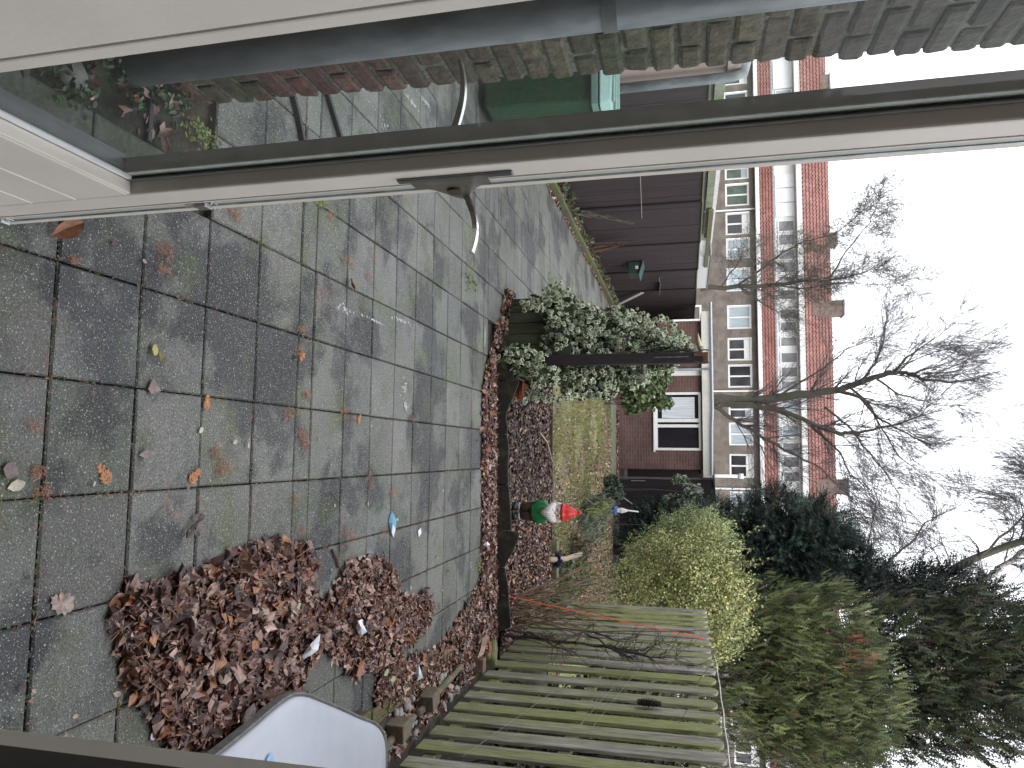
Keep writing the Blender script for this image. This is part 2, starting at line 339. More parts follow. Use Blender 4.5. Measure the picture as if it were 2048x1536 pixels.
# ================================================================== SETTING
MB().add([(-250, -120, -.07), (250, -120, -.07), (250, 320, -.07), (-250, 320, -.07)], [(0, 1, 2, 3)]).build('ground', SOIL)['kind'] = 'structure'
base = MB().add([(-6, .5, -.03), (4, .5, -.03), (4, 17.1, -.03), (-6, 17.1, -.03)], [(0, 1, 2, 3)]).build('paving_bed', mat('joint_soil', (.030, .032, .020), .95, col2=(.055, .035, .025), scale=5, var=.4, bump=.6)); base['kind'] = 'structure'
pv = MB(); X0 = -.479
rows = [(1.517+.3*i, .3) for i in range(-4, 4)]+[(2.717, .125)]+[(2.842+.3*i, .3) for i in range(9)]+[(5.542, .125)]
prow = rows+[(5.667+.3*i, .3) for i in range(37)]
for (y, d) in prow:
    for k in range(-12, 6):
        x = X0+k*.3006
        if y > 5.6 and x > -1.2 - (0.0 if y < 9 else .02): continue
        if x < -3.3 or x > 1.25: continue
        if x < -.85 and y < 1.9: continue
        if x+.3 > 1.2 and y > 5.6: continue
        g = .0028; r = rnd.uniform; z0 = r(-.002, .002); t = [r(-.0015, .0015) for _ in range(4)]
        b = r(.76, 1.14); c = (b*r(.97, 1.03), b, b*r(.95, 1.03))
        e = .005; xa, xb, ya, yb = x+g, x+.3006-g, y+g, y+d-g
        j = [r(-.0012, .0012) for _ in range(4)]; xa = max(xa+j[0], -3.160); xb += j[1]; ya += j[2]; yb += j[3]
        top = [(xa+e, ya+e, z0+t[0]), (xb-e, ya+e, z0+t[1]), (xb-e, yb-e, z0+t[2]), (xa+e, yb-e, z0+t[3])]
        mid = [(xa, ya, z0-.005), (xb, ya, z0-.005), (xb, yb, z0-.005), (xa, yb, z0-.005)]; bot = [(p[0], p[1], -.04) for p in mid]
        pv.add(top+mid+bot, [(0, 1, 2, 3)]+[(4+i, 4+(i+1) % 4, (i+1) % 4, i) for i in range(4)]+[(8+i, 8+(i+1) % 4, 4+(i+1) % 4, 4+i) for i in range(4)], c)
pav = pv.build('paving', paving_mat()); pav['kind'] = 'structure'
# bark bed, lawn and far path as sheets with gentle relief
def sheet(name, x0, x1, y0, y1, nx, ny, f, M):
    vs = [(x0+(x1-x0)*i/nx, y0+(y1-y0)*j/ny, f(x0+(x1-x0)*i/nx, y0+(y1-y0)*j/ny)) for j in range(ny+1) for i in range(nx+1)]
    fs = [(j*(nx+1)+i, j*(nx+1)+i+1, (j+1)*(nx+1)+i+1, (j+1)*(nx+1)+i) for j in range(ny) for i in range(nx)]
    o = MB().add(vs, fs).build(name, M, smooth=True); o['kind'] = 'structure'; return o
def bedz(x, y): return .02+.035*max(0, 1-(y-5.95)/.6)+.012*math.sin(x*7+y*3)+.01*math.sin(y*11-x*5)
def lawnz(x, y): return .012*math.sin(x*2.1+y)+.012*math.sin(y*2.7-x*1.3)-.004
sheet('planting_bed', -.95, 3.2, 5.97, 8.34, 50, 40, bedz, SOIL)
sheet('lawn_ground', -1.15, 4, 8.36, 15.4, 60, 80, lawnz, mat('turf_soil', (.15, .165, .065), .95, col2=(.13, .10, .07), scale=3, var=.4, vs=40, bump=.8, col3=(.19, .22, .06), s3=1.2, t3=(.5, .62)))
sheet('far_path', -1.15, 4, 15.4, 17.05, 20, 8, lambda x, y: .006, mat('far_path', (.17, .16, .13), .9, col2=(.13, .155, .09), scale=2, var=.3, vs=30, bump=.4))
sheet('gravel_border', 1.24, 3.0, 1.2, 6.17, 16, 40, lambda x, y: .005+.006*math.sin(9*x+7*y), SOIL)
sheet('fence_border', -3.5, -3.21, 7.4, 17.1, 6, 60, lambda x, y: .03+.02*math.sin(7*y+9*x), SOIL)
sheet('soil_bed', -1.14, -.9, .46, 1.93, 8, 30, lambda x, y: .0+.015*math.sin(23*x+17*y), mat('mossy_soil', (.025, .022, .015), .95, col2=(.030, .042, .015), scale=12, var=.4, vs=60, bump=.8))
# room behind the camera (the photo is taken from the doorway)
rm = MB()
rm.box(-.52, 2.6, -3, .40, .02, .12).box(-2.6, -.52, -3, .40, .02, .12)
rm.build('room_floor', mat('floor_boards', (.34, .25, .17), .5))['kind'] = 'structure'
rm = MB().box(-2.7, -2.6, -3, .4, 0, 2.6).box(2.6, 2.7, -3, .4, 0, 2.6).box(-2.7, 2.7, -3.1, -3, 0, 2.6)
rm.build('room_walls', mat('room_plaster', (.78, .77, .74), .9))['kind'] = 'structure'
MB().box(-2.7, 2.7, -3.1, .4, 2.6, 2.72).build('room_ceiling', mat('ceiling', (.8, .8, .78), .9))['kind'] = 'structure'
# house front with the doorway
HB = brick_mat('house_brick', (.17, .09, .065), (.11, .075, .05), (.14, .13, .11), .21, .0625)
hw = thing('house_wall', (0, .42, 0), 'brick rear wall of the house around the open doorway', 'house wall')
MB().box(-7, -.56, .30, .44, 0, 2.4).box(.36, .62, .30, .44, 0, 2.4).box(2.45, 7, .30, .44, 0, 2.4).box(.62, 2.45, .30, .44, 0, .75).box(-7, 7, .30, .44, 2.4, 6.2).build('wall', HB, hw)
MB().box(-7, 7, -.2, .75, 6.2, 6.35).build('eaves', WHITE2, hw)
added_win = MB(); added_win.box(.62, 2.45, .34, .40, .752, .80).box(.62, 2.45, .34, .40, 2.35, 2.398).box(.62, .67, .34, .40, .80, 2.35).box(2.40, 2.45, .34, .40, .80, 2.35).box(1.50, 1.56, .342, .398, .80, 2.35)
added_win_frame = added_win.build('window', WHITE2, hw); MB().add([(.67, .37, .8), (2.4, .37, .8), (2.4, .37, 2.35), (.67, .37, 2.35)], [(0, 1, 2, 3)]).build('pane', glass_mat('added_window_glass', (.94, .96, .95)), added_win_frame)  # unseen window, added to let daylight in and brighten the door reveal
df = thing('door_frame', (.3, .42, 0), 'off-white door frame post at the right edge of the doorway, inner side coloured dark as indoor shade', 'door frame')
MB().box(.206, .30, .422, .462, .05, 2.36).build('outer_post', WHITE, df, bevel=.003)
MB().box(.196, .36, .30, .420, .05, 2.36).build('inner_post', mat('indoor_shade_brown', (.030, .023, .017), .6, var=.2), df, bevel=.006)  # dark colour stands in for the shade on the indoor side of the post
MB().box(-.56, .36, .36, .46, 2.36, 2.42).build('head', WHITE, df)
MB().box(-.56, .36, .30, .50, .0, .06).build('sill', mat('stone_sill', (.2, .2, .19), .6), df)
MB().box(-.56, -.515, .36, .46, .06, 2.36).build('hinge_post', WHITE, df)
# ================================================================== GLASS DOOR (opened outwards, along +Y)
dr = thing('glass_door', (-.48, .47, .06), 'off-white glazed garden door standing open, with grooved lower panel', 'door')
XF, XB = -.45, -.512
zb, zt = .07, 2.34
MB().box(XB, XF, .49, .652, zb, zt).build('hinge_stile', WHITE, dr, bevel=.002)
MB().box(XB+.002, XF-.004, .652, .657, .60, zt-.1).build('seal', BROWNG, dr)
MB().box(-.474, XF-.001, .657, .680, .60, zt-.12).build('glazing_bead', WHITE, dr, bevel=.003)
ls = MB().box(XB, XF, 1.072, 1.128, zb, zt)
ls.build('lock_stile', WHITE, dr, bevel=.004)
MB().box(XB+.001, XF-.003, 1.1275, 1.1575, zb, zt).build('rebate', mat('strip_grey_green', (.42, .44, .41), .45, var=.08, vs=5), dr, bevel=.001)
MB().box(XF-.0055, XF-.0012, 1.1540, 1.1585, zb, zt).build('lock_strip', STEEL, dr)
MB().box(XB, XF-.0035, 1.1587, 1.1800, zb, zt).build('lip', WHITE, dr, bevel=.002)
MB().box(XF-.002, XF+.0012, 1.1265, 1.1305, zb, zt).build('bead_line', WHITE, dr)
MB().box(XB+.001, -.482, 1.052, 1.0715, .60, zt-.1).build('outer_bead', DARKGAP, dr, bevel=.002)
MB().box(-.4815, -.4765, 1.066, 1.0715, .60, zt-.1).build('gasket', GASK, dr)
sp_ = MB()
sp_.box(-.4760, -.4735, 1.0635, 1.0712, .60, zt-.1)
sp_.build('spacer', mat('spacer_bar', (.20, .20, .20), .5, var=.1), dr)
MB().box(XB, XF, .652, 1.072, zb, .597).build('lower_panel', WHITE, dr, bevel=.002)
gm = MB()
for z in (.487, .391, .293, .197): gm.box(XF-.001, XF+.0009, .66, 1.071, z-.0011, z+.0011)
gm.build('panel_groove', mat('groove_light', (.78, .76, .70), .5), dr)
MB().box(-.474, XF-.001, .68, 1.071, .5975, .604).build('lower_bead', WHITE, dr, bevel=.002)
MB().box(-.4815, -.4745, .68, 1.062, .604, .612).build('lower_spacer', WHITE2, dr)
MB().box(XB-.004, -.4825, .68, 1.052, .597, .606).build('outer_sill', mat('grey_sill_paint', (.16, .17, .18), .4), dr)
MB().box(XB, XF, .652, 1.072, zt-.1, zt).build('top_rail', WHITE, dr)
MB().add([(-.479, .66, .60), (-.479, 1.07, .60), (-.479, 1.07, zt-.1), (-.479, .66, zt-.1)], [(0, 1, 2, 3)]).build('glass_pane', glass_mat('door_glass', (.90, .94, .92), dirt=.10), dr)
for z in (.695, .235):
    k = MB().box(XF-.004, XF+.001, 1.131, 1.150, z-.03, z+.03).box(XF-.004, XF+.006, 1.136, 1.158, z-.012, z+.012).build('latch_keep', STEEL, dr, bevel=.001)
    MB().tube([(XF-.001, 1.139, z+.023), (XF+.004, 1.139, z+.023)], .003, 8).tube([(XF-.001, 1.139, z-.023), (XF+.004, 1.139, z-.023)], .003, 8).build('screw', CHROME, k)
# handle
hd = MB(); zc = 1.182
hd.box(XF, XF+.005, 1.098, 1.112, zc-.085, zc+.112)
h0 = hd.build('handle_plate', mat('dark_steel', (.22, .24, .25), .3, metal=.9, var=.1), dr, bevel=.002)
prof = []
for i in range(25):
    t = -1+2*i/24; z = zc+t*.068; y = 1.142+.064*math.exp(-(t*2.15)**2)*1.0; prof.append((XF+.003, y, z))
tri = [(XF+.003, 1.112, zc-.068)]+prof+[(XF+.003, 1.112, zc+.068)]
MB().extrude(tri, (-.010, 0, 0)).build('handle_boss', DULL, dr, bevel=.0015)
MB().tube([(XF+.001, 1.160, zc-.003), (XF+.007, 1.160, zc-.003)], .0135, 20).build('cylinder_cover', mat('brown_knob', (.10, .085, .07), .45, metal=.5), dr)
def lever(sg, name, M_, x0, L_, y0):
    mb = MB(); pts = []
    N_ = 14
    for i in range(N_+1):
        t = i/N_; x = x0+sg*L_*t; z = zc+.012+.018*math.sin(t*math.pi*.78); y = y0-.012*t; pts.append((x, y, z, t))
    vs = []
    for x, y, z, t in pts:
        w2 = .0045+.0035*t; hh = .0135-.0075*t
        vs += [(x, y-w2, z), (x, y+w2, z), (x, y+w2*.8, z-hh), (x, y-w2*.8, z-hh)]
    fs = [(i*4+k, i*4+(k+1) % 4, (i+1)*4+(k+1) % 4, (i+1)*4+k) for i in range(N_) for k in range(4)]+[(3, 2, 1, 0), tuple(N_*4+k for k in range(4))]
    mb.add(vs, fs); return mb.build(name, M_, dr, smooth=False, bevel=.001)
lever(1, 'door_handle', CHROME, XF-.002, .110, 1.196)
lever(-1, 'outside_handle', mat('worn_chrome', (.62, .66, .65), .3, metal=.8), XB-.012, .120, 1.115)
MB().tube([(XB+.002, 1.11, zc), (XB-.02, 1.11, zc)], .012, 12).build('outside_rose', STEEL, dr)
# ================================================================== NEIGHBOUR BRICK WALL + DOWNPIPE
bw = thing('brick_side_wall', (-1.2, 1.6, 0), 'weathered red brick side wall with ragged corner, seen through the door glass', 'wall')
XW, YW = -1.138, 2.10
bk = MB(); ch = .0745; nb = 78
def brick(x0, x1, y0, y1, z0, z1, c, corner=False):
    j = lambda a=.004: rnd.uniform(-a, a)
    q = .0045; vs = []
    e = .011
    ys = [y0, y0+e, y1-e, y1]; zs = [z0, z0+e, z1-e, z1]
    for yi, y in enumerate(ys):
        for zi, z in enumerate(zs):
            edge = (yi in (0, 3))+(zi in (0, 3))
            vs.append((x1-edge*.006+j(.0022), y+j(.0022)+(j(.006) if corner and yi == 3 else 0)-(.008 if corner and yi == 3 and zi in (0, 3) else 0), z+j(.0018)))
    fs = [(a*4+b, (a+1)*4+b, (a+1)*4+b+1, a*4+b+1) for a in range(3) for b in range(3)]
    k = len(vs); vs += [(x0, y, z) for y in (y0, y1) for z in (z0, z1)]
    fs += [(0, 3, k+1, k), (12, k+2, k+3, 15), (0, k, k+2, 12), (3, 15, k+3, k+1)]
    bk.add(vs, fs, c)
for r_ in range(nb):
    z0 = -.02+r_*ch; off = .11*(r_ % 2); y = 2.037+.05*z0+.010*z0*z0*(1 if z0 < 3 else 9/z0/z0)+rnd.uniform(-.006, .006); first = True
    L_ = .115 if r_ % 2 else .225
    while y > .46:
        y0 = max(y-L_, .45)
        h = rnd.random(); zz = z0
        red = np.array((.115, .052, .042)); oliv = np.array((.105, .088, .056)); drk = np.array((.058, .048, .042)); 
        w_ = min(1, max(0, (zz-.35)/.7)); w2 = min(1, max(0, (zz-1.7)/.4))
        cc = ((red*(1-w_)+oliv*w_)*(1-w2*.8)+drk*w2*.8)*.85; cc = cc*rnd.uniform(.65, 1.3); cc = cc*(1-.0)+0
        brick(XW-.12, XW+rnd.uniform(-.004, .004), y0+.006, y-.004 if not first else y, z0+.006, z0+ch-.006, tuple(cc), first)
        y = y0-.006; L_ = .225; first = False
bk.build('brickwork', mat('old_brick', (1, 1, 1), .85, attr=True, var=.4, vs=30, bump=.9, bs=55, col2=(.045, .060, .028), scale=3.5, thr=(.52, .72)), bw)
MB().extrude([(-1.5, y_+(2.020+.05*z_+.010*min(z_*z_, 9)-.45)*k_, z_) for y_, z_, k_ in ((.45, -.05, 0), (.45, 0, 1), (.45, 1, 1), (.45, 2, 1), (.45, 3, 1), (.45, 5.8, 1), (.45, 5.8, 0))], (1.5+XW-.011, 0, 0)).build('mortar', mat('mortar', (.15, .15, .125), .95, col2=(.075, .085, .055), scale=6, var=.35, vs=60, bump=.8), bw)
dp = thing('downpipe', (-1.09, 1.7, 0), 'thick grey plastic downpipe fixed to the brick wall, seen through the door glass', 'pipe')
PM = mat('grey_plastic_pipe', (.25, .275, .295), .42, col2=(.11, .12, .12), scale=5, thr=(.45, .7), var=.18, vs=30, spec=.5, stretch=(1, 1, .4), col3=(.24, .27, .28), s3=3, t3=(.55, .7))
MB().tube([(-1.088, 1.70, -.03), (-1.085, 1.705, 1.2), (-1.082, 1.71, 5.6)], .050, 28).build('pipe', PM, dp, smooth=True)
for z in (1.39, 3.2):
    MB().tube([(-1.085, 1.705, z-.018), (-1.085, 1.705, z+.018)], .0545, 28).box(-1.14, -1.10, 1.655, 1.755, z-.015, z+.015).build('bracket', mat('bracket_grey', (.12, .13, .135), .5, var=.2), dp)
# ================================================================== LEFT SIDE: brown fence, kerb, things on the fence
XL = -3.53
lf = thing('brown_fence', (XL, 12, 0), 'long dark brown board fence along the left side of the garden', 'fence')
seams = [4.55, 6.45, 8.36, 10.27, 12.3, 14.14, 15.8, 17.55, 19.3]
for a, b in zip(seams[:-1], seams[1:]):
    pm = MB(); y = a+.035; tz = 1.80-.003*(a-10)+rnd.uniform(-.008, .008)
    while y < b-.04:
        w = min(rnd.uniform(.09, .1), b-.035-y); d = rnd.uniform(-.004, .004); pm.box(XL-.02+d, XL+d, y, y+w-.0015, .06, tz, ) ; y += w
    pm.box(XL-.05, XL-.022, a+.03, b-.03, .4, .48).box(XL-.05, XL-.022, a+.03, b-.03, 1.3, 1.38)
    pm.build('panel', BROWNF, lf)
    MB().box(XL-.03, XL+.022, b-.045, b+.02, 0, tz+.01).build('post', mat('black_post', (.008, .006, .007), .8), lf, bevel=.004)
    MB().box(XL-.045, XL+.02, a+.02, b-.04, tz+.001, tz+.02).build('cap', WOODM, lf, bevel=.003)
kb = MB(); y = 7.8
while y < 17: kb.box(-3.215, -3.165, y, y+.97, -.02, .085+rnd.uniform(-.006, .006)); y += .975
tag(kb.build('garden_kerb', mat('mossy_kerb', (.085, .09, .055), .9, col2=(.10, .125, .04), scale=4, var=.3, vs=40, bump=.5), bevel=.008), 'long mossy kerb between the paved path and the brown fence', 'kerb')
mbx = thing('mailbox', (XL+.01, 13.5, .56), 'dark green metal box with sloping lid hung on the brown fence', 'box')
MG = mat('dark_green_enamel', (.022, .045, .038), .35, var=.1)
MB().extrude([(XL+.012, 13.32, .55), (XL+.23, 13.32, .55), (XL+.23, 13.32, .74), (XL+.012, 13.32, .80)], (0, .42, 0)).build('body', MG, mbx, bevel=.006)
MB().extrude([(XL+.008, 13.28, .812), (XL+.27, 13.28, .735), (XL+.27, 13.28, .750), (XL+.008, 13.28, .828)], (0, .5, 0)).build('lid', mat('green_lid', (.05, .10, .10), .3), mbx, bevel=.003)
MB().box(XL+.09, XL+.15, 13.314, 13.321, .68, .735).build('plate', mat('plate', (.5, .5, .48), .5), mbx)
tag(MB().bar((XL+.05, 15.0, 1.07), (XL+.06, 15.75, 1.02), .02, .13, up=(1, 0, 0)).build('grey_board', mat('grey_board', (.10, .095, .10), .7, var=.2), bevel=.003), 'short grey board fixed at an angle on the brown fence', 'board')
hk = MB().tube([(XL+.02, 14.75, 1.05), (XL+.08, 14.74, 1.06), (XL+.09, 14.3, 1.08), (XL+.09, 14.28, 1.16)], .010, 6)
tag(hk.build('wall_hook', STEEL), 'bent grey metal hook on the brown fence above the grey board', 'hook')
tag(MB().bar((-3.36, 16.5, .02), (-3.47, 15.75, .66), .10, .02, up=(1, 0, 0)).build('leaning_plank', mat('pale_plank', (.33, .34, .33), .7, var=.1), bevel=.002), 'pale grey plank leaning against the far end of the brown fence', 'plank')
ck = thing('climber_stump', (-3.38, 11.9, 0), 'dead brown climber stems tied to a peg in front of the brown fence', 'climber')
sm = MB()
for i in range(9):
    a = rnd.uniform(-.12, .12); b = rnd.uniform(-.2, .12); sm.tube([(-3.38+a*.4, 11.9+b*.5, 0), (-3.40+a*.3, 11.85+b*.4, .3), (-3.41+a*.15, 11.72, .62+rnd.uniform(-.1, .1))], [.014, .012, .007], 5)
sm.build('stems', mat('red_brown_bark', (.11, .06, .045), .85, var=.4, vs=30), ck)
MB().tube([(-3.42, 11.65, 0), (-3.42, 11.65, .78)], .018, 8).build('peg', BARKD, ck)
ct = thing('tied_climber', (-3.38, 10.3, 0), 'thin bare climber tied up with string on the brown fence', 'climber')
sm = MB()
for i in range(5):
    p = [(-3.38+rnd.uniform(-.04, .04), 10.0+rnd.uniform(-.1, .1), 0)]
    for k in range(1, 8): p.append((-3.42+rnd.uniform(-.03, .03), 10.0+.10*k+rnd.uniform(-.05, .05), .12*k+rnd.uniform(-.02, .02)))
    sm.tube(p, [.008]*4+[.005]*4, 4)
sm.build('stems', BARK, ct)
MB().tube([(-3.49, 8.4, 1.06), (-3.49, 9.7, 1.0), (-3.49, 10.75, .95)], .004, 4).build('string', mat('string', (.35, .33, .28), .9), ct)
# neighbour's shed roof beyond the left fence
nr_ = thing('lean_to_roof', (-4.4, 12, 0), 'flat lean-to roof with pale fascia boards beyond the brown fence', 'shed roof')
MB().box(-7, -4.22, 7.4, 14.4, 1.98, 2.03).build('roof', mat('roof_felt', (.07, .07, .075), .9), nr_)
MB().box(-4.25, -4.21, 7.4, 14.4, 1.92, 2.035).build('fascia', mat('greenish_fascia', (.27, .29, .23), .7, col2=(.16, .19, .10), scale=2, var=.2), nr_, bevel=.003)
MB().box(-7, -4.3, 7.4, 14.5, 0, 1.92).build('wall', mat('pale_wall', (.38, .40, .39), .8, col2=(.30, .33, .30), scale=3), nr_)
bx = thing('white_fascia_box', (-4.2, 17.5, 1.9), 'white boxed fascia panel beyond the brown fence, left of the brick outbuilding', 'fascia')
MB().box(-4.5, -4.15, 15.6, 18.6, 1.82, 2.08).build('panel', WHITE2, bx, bevel=.004)
MB().box(-4.52, -4.13, 15.4, 18.7, 2.083, 2.11).build('coping', STEEL, bx)
bm_ = MB().box(-4.18, -4.12, 12.6, 16.4, 1.97, 2.05); tag(bm_.build('mossy_beam', WOODM), 'green mossy beam lying along the lean-to roof edge', 'beam')
tag(MB().box(-4.36, -4.26, 9, 15, 2.032, 2.10).build('roof_trim', mat('red_white_trim', (.66, .64, .64), .6)), 'thin white strip on the lean-to roof edge', 'trim')
# ---- wheelie bin seen through the glass
wb = thing('wheelie_bin', (-2.85, 5.45, 0), 'green wheelie bin with pale green lid beside the brick wall, seen through the door glass', 'wheelie bin')
GB = mat('green_plastic', (.028, .085, .040), .5, col2=(.055, .085, .035), scale=6, thr=(.5, .7), var=.25, vs=30)
def tap(mb, x0, x1, y0, y1, z0, z1, e, c=(1, 1, 1)):
    mb.add([(x0+e, y0+e, z0), (x1-e, y0+e, z0), (x1-e, y1-e, z0), (x0+e, y1-e, z0), (x0, y0, z1), (x1, y0, z1), (x1, y1, z1), (x0, y1, z1)], [(3, 2, 1, 0), (4, 5, 6, 7), (0, 1, 5, 4), (1, 2, 6, 5), (2, 3, 7, 6), (3, 0, 4, 7)], c); return mb
tap(MB(), -3.16, -2.62, 5.2, 5.82, .05, .90, .055).build('body', GB, wb, bevel=.03)
GL = mat('pale_green_plastic', (.22, .36, .32), .45, var=.1)
tap(MB(), -3.20, -2.56, 5.16, 5.9, .90, .955, -.0).build('rim', GL, wb, bevel=.01)
lid = MB().add([(-3.2, 5.15, .965), (-2.54, 5.15, .965), (-2.54, 5.9, .965), (-3.2, 5.9, .965), (-3.14, 5.24, 1.06), (-2.62, 5.24, 1.04), (-2.62, 5.82, 1.04), (-3.14, 5.82, 1.06)], [(3, 2, 1, 0), (4, 5, 6, 7), (0, 1, 5, 4), (1, 2, 6, 5), (2, 3, 7, 6), (3, 0, 4, 7)])
for i in range(4): lid.box(-3.12, -2.64, 5.3+.14*i, 5.33+.14*i, 1.035, 1.065)
lid.build('lid', GL, wb, bevel=.015)
for y in (5.3, 5.74): MB().tube([(-3.12, y-.03, .1), (-3.12, y+.03, .1)], .1, 16).build('wheel', GASK, wb)
# pink rendered wall and downpipe behind the bin
pw = thing('pink_wall', (-3.4, 6.4, 0), 'pale pink rendered wall end behind the green bin, seen through the door glass', 'wall')
MB().box(-6, -3.33, 6.15, 6.42, 0, 1.93).build('render', mat('pink_render', (.42, .33, .30), .8, var=.06), pw)
MB().box(-6, -3.30, 6.12, 6.45, 1.935, 2.05).build('coping', mat('pink_coping', (.40, .32, .29), .7), pw, bevel=.004)
gp = thing('corner_drainpipe', (-3.24, 6.3, 0), 'grey drainpipe with elbow at the pink wall, seen through the door glass', 'pipe')
MB().tube([(-3.245, 6.3, 0), (-3.245, 6.3, 1.98), (-3.27, 6.3, 2.07), (-3.4, 6.32, 2.10)], .045, 14).build('pipe', PM, gp, smooth=True)
MB().tube([(-3.4, 6.32, 2.09), (-4.8, 6.36, 2.13)], .06, 14).build('gutter', PM, gp, smooth=True)
# white stone and small weeds beside the bin
# ================================================================== RIGHT FENCE
XR = 1.66
rf = thing('picket_fence', (XR, 5.5, 0), 'weathered grey wooden picket fence with green algae along the right side', 'fence')
pk = MB(); ys = [6.917, 6.642, 6.445, 6.244, 6.011, 5.766, 5.5, 5.233, 4.993, 4.76, 4.548, 4.309]
ysall = [8.25, 8.02, 7.8, 7.58, 7.35, 7.12]+ys+[4.07, 3.83, 3.59, 3.35, 3.1, 2.87]
for i, y in enumerate(ysall):
    w = .142 if 5.1 > y else .138; z1 = 1.745+rnd.uniform(-.012, .012)+(.0 if y > 4.6 else .0); z0 = .05; t = .022; tl = rnd.uniform(-.010, .010); x0 = XR+rnd.uniform(-.004, .004)
    out = [(-w/2, z0), (w/2, z0), (w/2, z1-.045)]+[(w/2*math.cos(a), z1-.045+.045*math.sin(a)) for a in [R(20), R(45), R(70), R(90), R(110), R(135), R(160)]]+[(-w/2, z1-.045)]
    yc = y+w/2-.02
    pk.extrude([(x0, yc+a+tl*(b-.9), b) for a, b in out], (t, 0, 0))
pk.build('pickets', WOODG, rf, bevel=.004)
pk2 = MB()
for y in (5.06, 5.02): pass
pk2.box(XR+.004, XR+.02, 5.035, 5.075, .08, 1.66); pk2.build('thin_batten', WOODG, rf, bevel=.003)
for z in (.14, .86, 1.58):
    MB().box(XR+.023, XR+.068, 2.7, 8.4, z-.035, z+.035).build('rail', WOODM, rf, bevel=.004)
for y in (2.8, 4.93, 7.0):
    MB().box(XR+.070, XR+.15, y-.04, y+.04, 0, 1.79).build('post', WOODM, rf, bevel=.006)
# back pickets of the hit and miss fence
wr = MB()
for z, s in ((1.60, .01),):
    p = [(XR-.006, 6.5-.28*i, z+.165+rnd.uniform(-.008, .008)) for i in range(13)]; wr.tube(p, .0035, 4)
tag(wr.build('top_wire', mat('pale_wire', (.6, .62, .63), .4)), 'thin pale wire along the top of the picket fence', 'wire')
for i, (a, b, l) in enumerate((((1.65, 6.55, .95), (1.65, 4.0, .35), 'thin wire sagging low across the picket fence'), ((1.65, 6.4, 1.25), (1.65, 4.6, .98), 'upper of the two close thin wires across the picket fence'), ((1.65, 6.4, 1.18), (1.65, 4.6, .90), 'lower of the two close thin wires across the picket fence'))):
    p = [tuple(Vector(a).lerp(Vector(b), t/6)) for t in range(7)]; tag(MB().tube(p, .0012, 4).build('fence_wire', mat('grey_wire', (.22, .22, .18), .5)), l, 'wire', 'wires on the picket fence')
pc = thing('pine_cone', (1.64, 5.06, 1.30), 'dark brown pine cone hanging on the picket fence', 'pine cone')
cn = MB()
for i in range(11):
    z = 1.225+.014*i; r_ = .030*math.sin(math.pi*(i+1.5)/13)
    for k in range(8):
        a = k*math.pi/4+i*.4; c, s_ = math.cos(a), math.sin(a)
        cn.add([(1.622, 5.06, z+.01), (1.622+c*r_+s_*.012, 5.06+s_*r_-c*.012, z), (1.622+c*(r_+.008), 5.06+s_*(r_+.008), z-.006), (1.622+c*r_-s_*.012, 5.06+s_*r_+c*.012, z)], [(0, 1, 2, 3)])
cn.build('scales', mat('cone_brown', (.022, .016, .014), .8), pc)
MB().tube([(1.622, 5.06, 1.225), (1.622, 5.06, 1.375), (1.645, 5.06, 1.38)], [.02, .016, .004], 8).build('core', BARKD, pc)
# edging beside the fence: mossy bricks, log edging, wooden blocks, stones
mbk = mat('mossy_red_brick', (.13, .085, .06), .9, col2=(.075, .085, .025), scale=14, thr=(.42, .58), var=.3, vs=40, bump=.7)
y = 3.3; n_ = 0
lab = ['nearest mossy brick in the edging row, beside the grey lidded tub', 'second mossy brick of the edging row from the grey tub', 'third mossy brick of the edging row, behind the square wooden block', 'fourth mossy brick of the edging row from the grey tub', 'fifth mossy brick of the edging row', 'sixth mossy brick of the edging row', 'farthest mossy brick of the edging row, half under leaves']
for i in range(7):
    L_ = .205; a = .03*math.sin(i*2)
    M_ = Matrix.Translation((1.315+.012*math.sin(i), y+.1, -.002)) @ Matrix.Rotation(a, 4, 'Z')
    tag(MB().box(-.045, .045, -.10, .10, -.04, .03, M=M_).build('edging_brick', mbk, bevel=.008, origin=(1.315, y+.1, 0)), lab[i], 'brick', 'mossy edging bricks'); y += L_+.012
for i, (a, b, l) in enumerate((((1.50, 3.45, .045), (1.485, 4.05, .045), 'near mossy log of the low edging beside the stones'), ((1.49, 4.10, .045), (1.45, 4.95, .04), 'far thin log of the low edging'))):
    p = [Vector(a).lerp(Vector(b), t/5)+Vector((rnd.uniform(-.005, .005), 0, 0)) for t in range(6)]; tag(MB().tube(p, [.022, .023, .022, .022, .02, .016], 10).build('edging_log', BWB, smooth=True), l, 'log', 'edging logs')
for (x, y, h, a, l) in ((1.45, 4.24, .11, .2, 'square weathered wooden block standing on the stones, farther one'), (1.46, 3.78, .11, .1, 'square mossy wooden block standing on the stones, nearer the grey tub')):
    M_ = Matrix.Translation((x, y, 0)) @ Matrix.Rotation(a, 4, 'Z')
    tag(MB().box(-.048, .048, -.06, .06, 0, h, M=M_).build('wooden_block', BWB, bevel=.006, origin=(x, y, 0)), l, 'block', 'wooden blocks')
tag(MB().bar((1.50, 5.78, .03), (1.62, 5.62, .06), .12, .10).build('mossy_log_end', WOODM, bevel=.02), 'short mossy log end at the foot of the picket fence', 'log')
tag(MB().box(1.50, 1.60, 5.3, 5.38, 0, .1).build('small_brown_block', mat('brown_block', (.16, .10, .075), .8, var=.3), bevel=.008), 'small brown block against the foot of the picket fence', 'block')
STN = mat('pale_stone', (.34, .33, .31), .8, var=.2, vs=20, bump=.4, col2=(.2, .19, .17), scale=20)
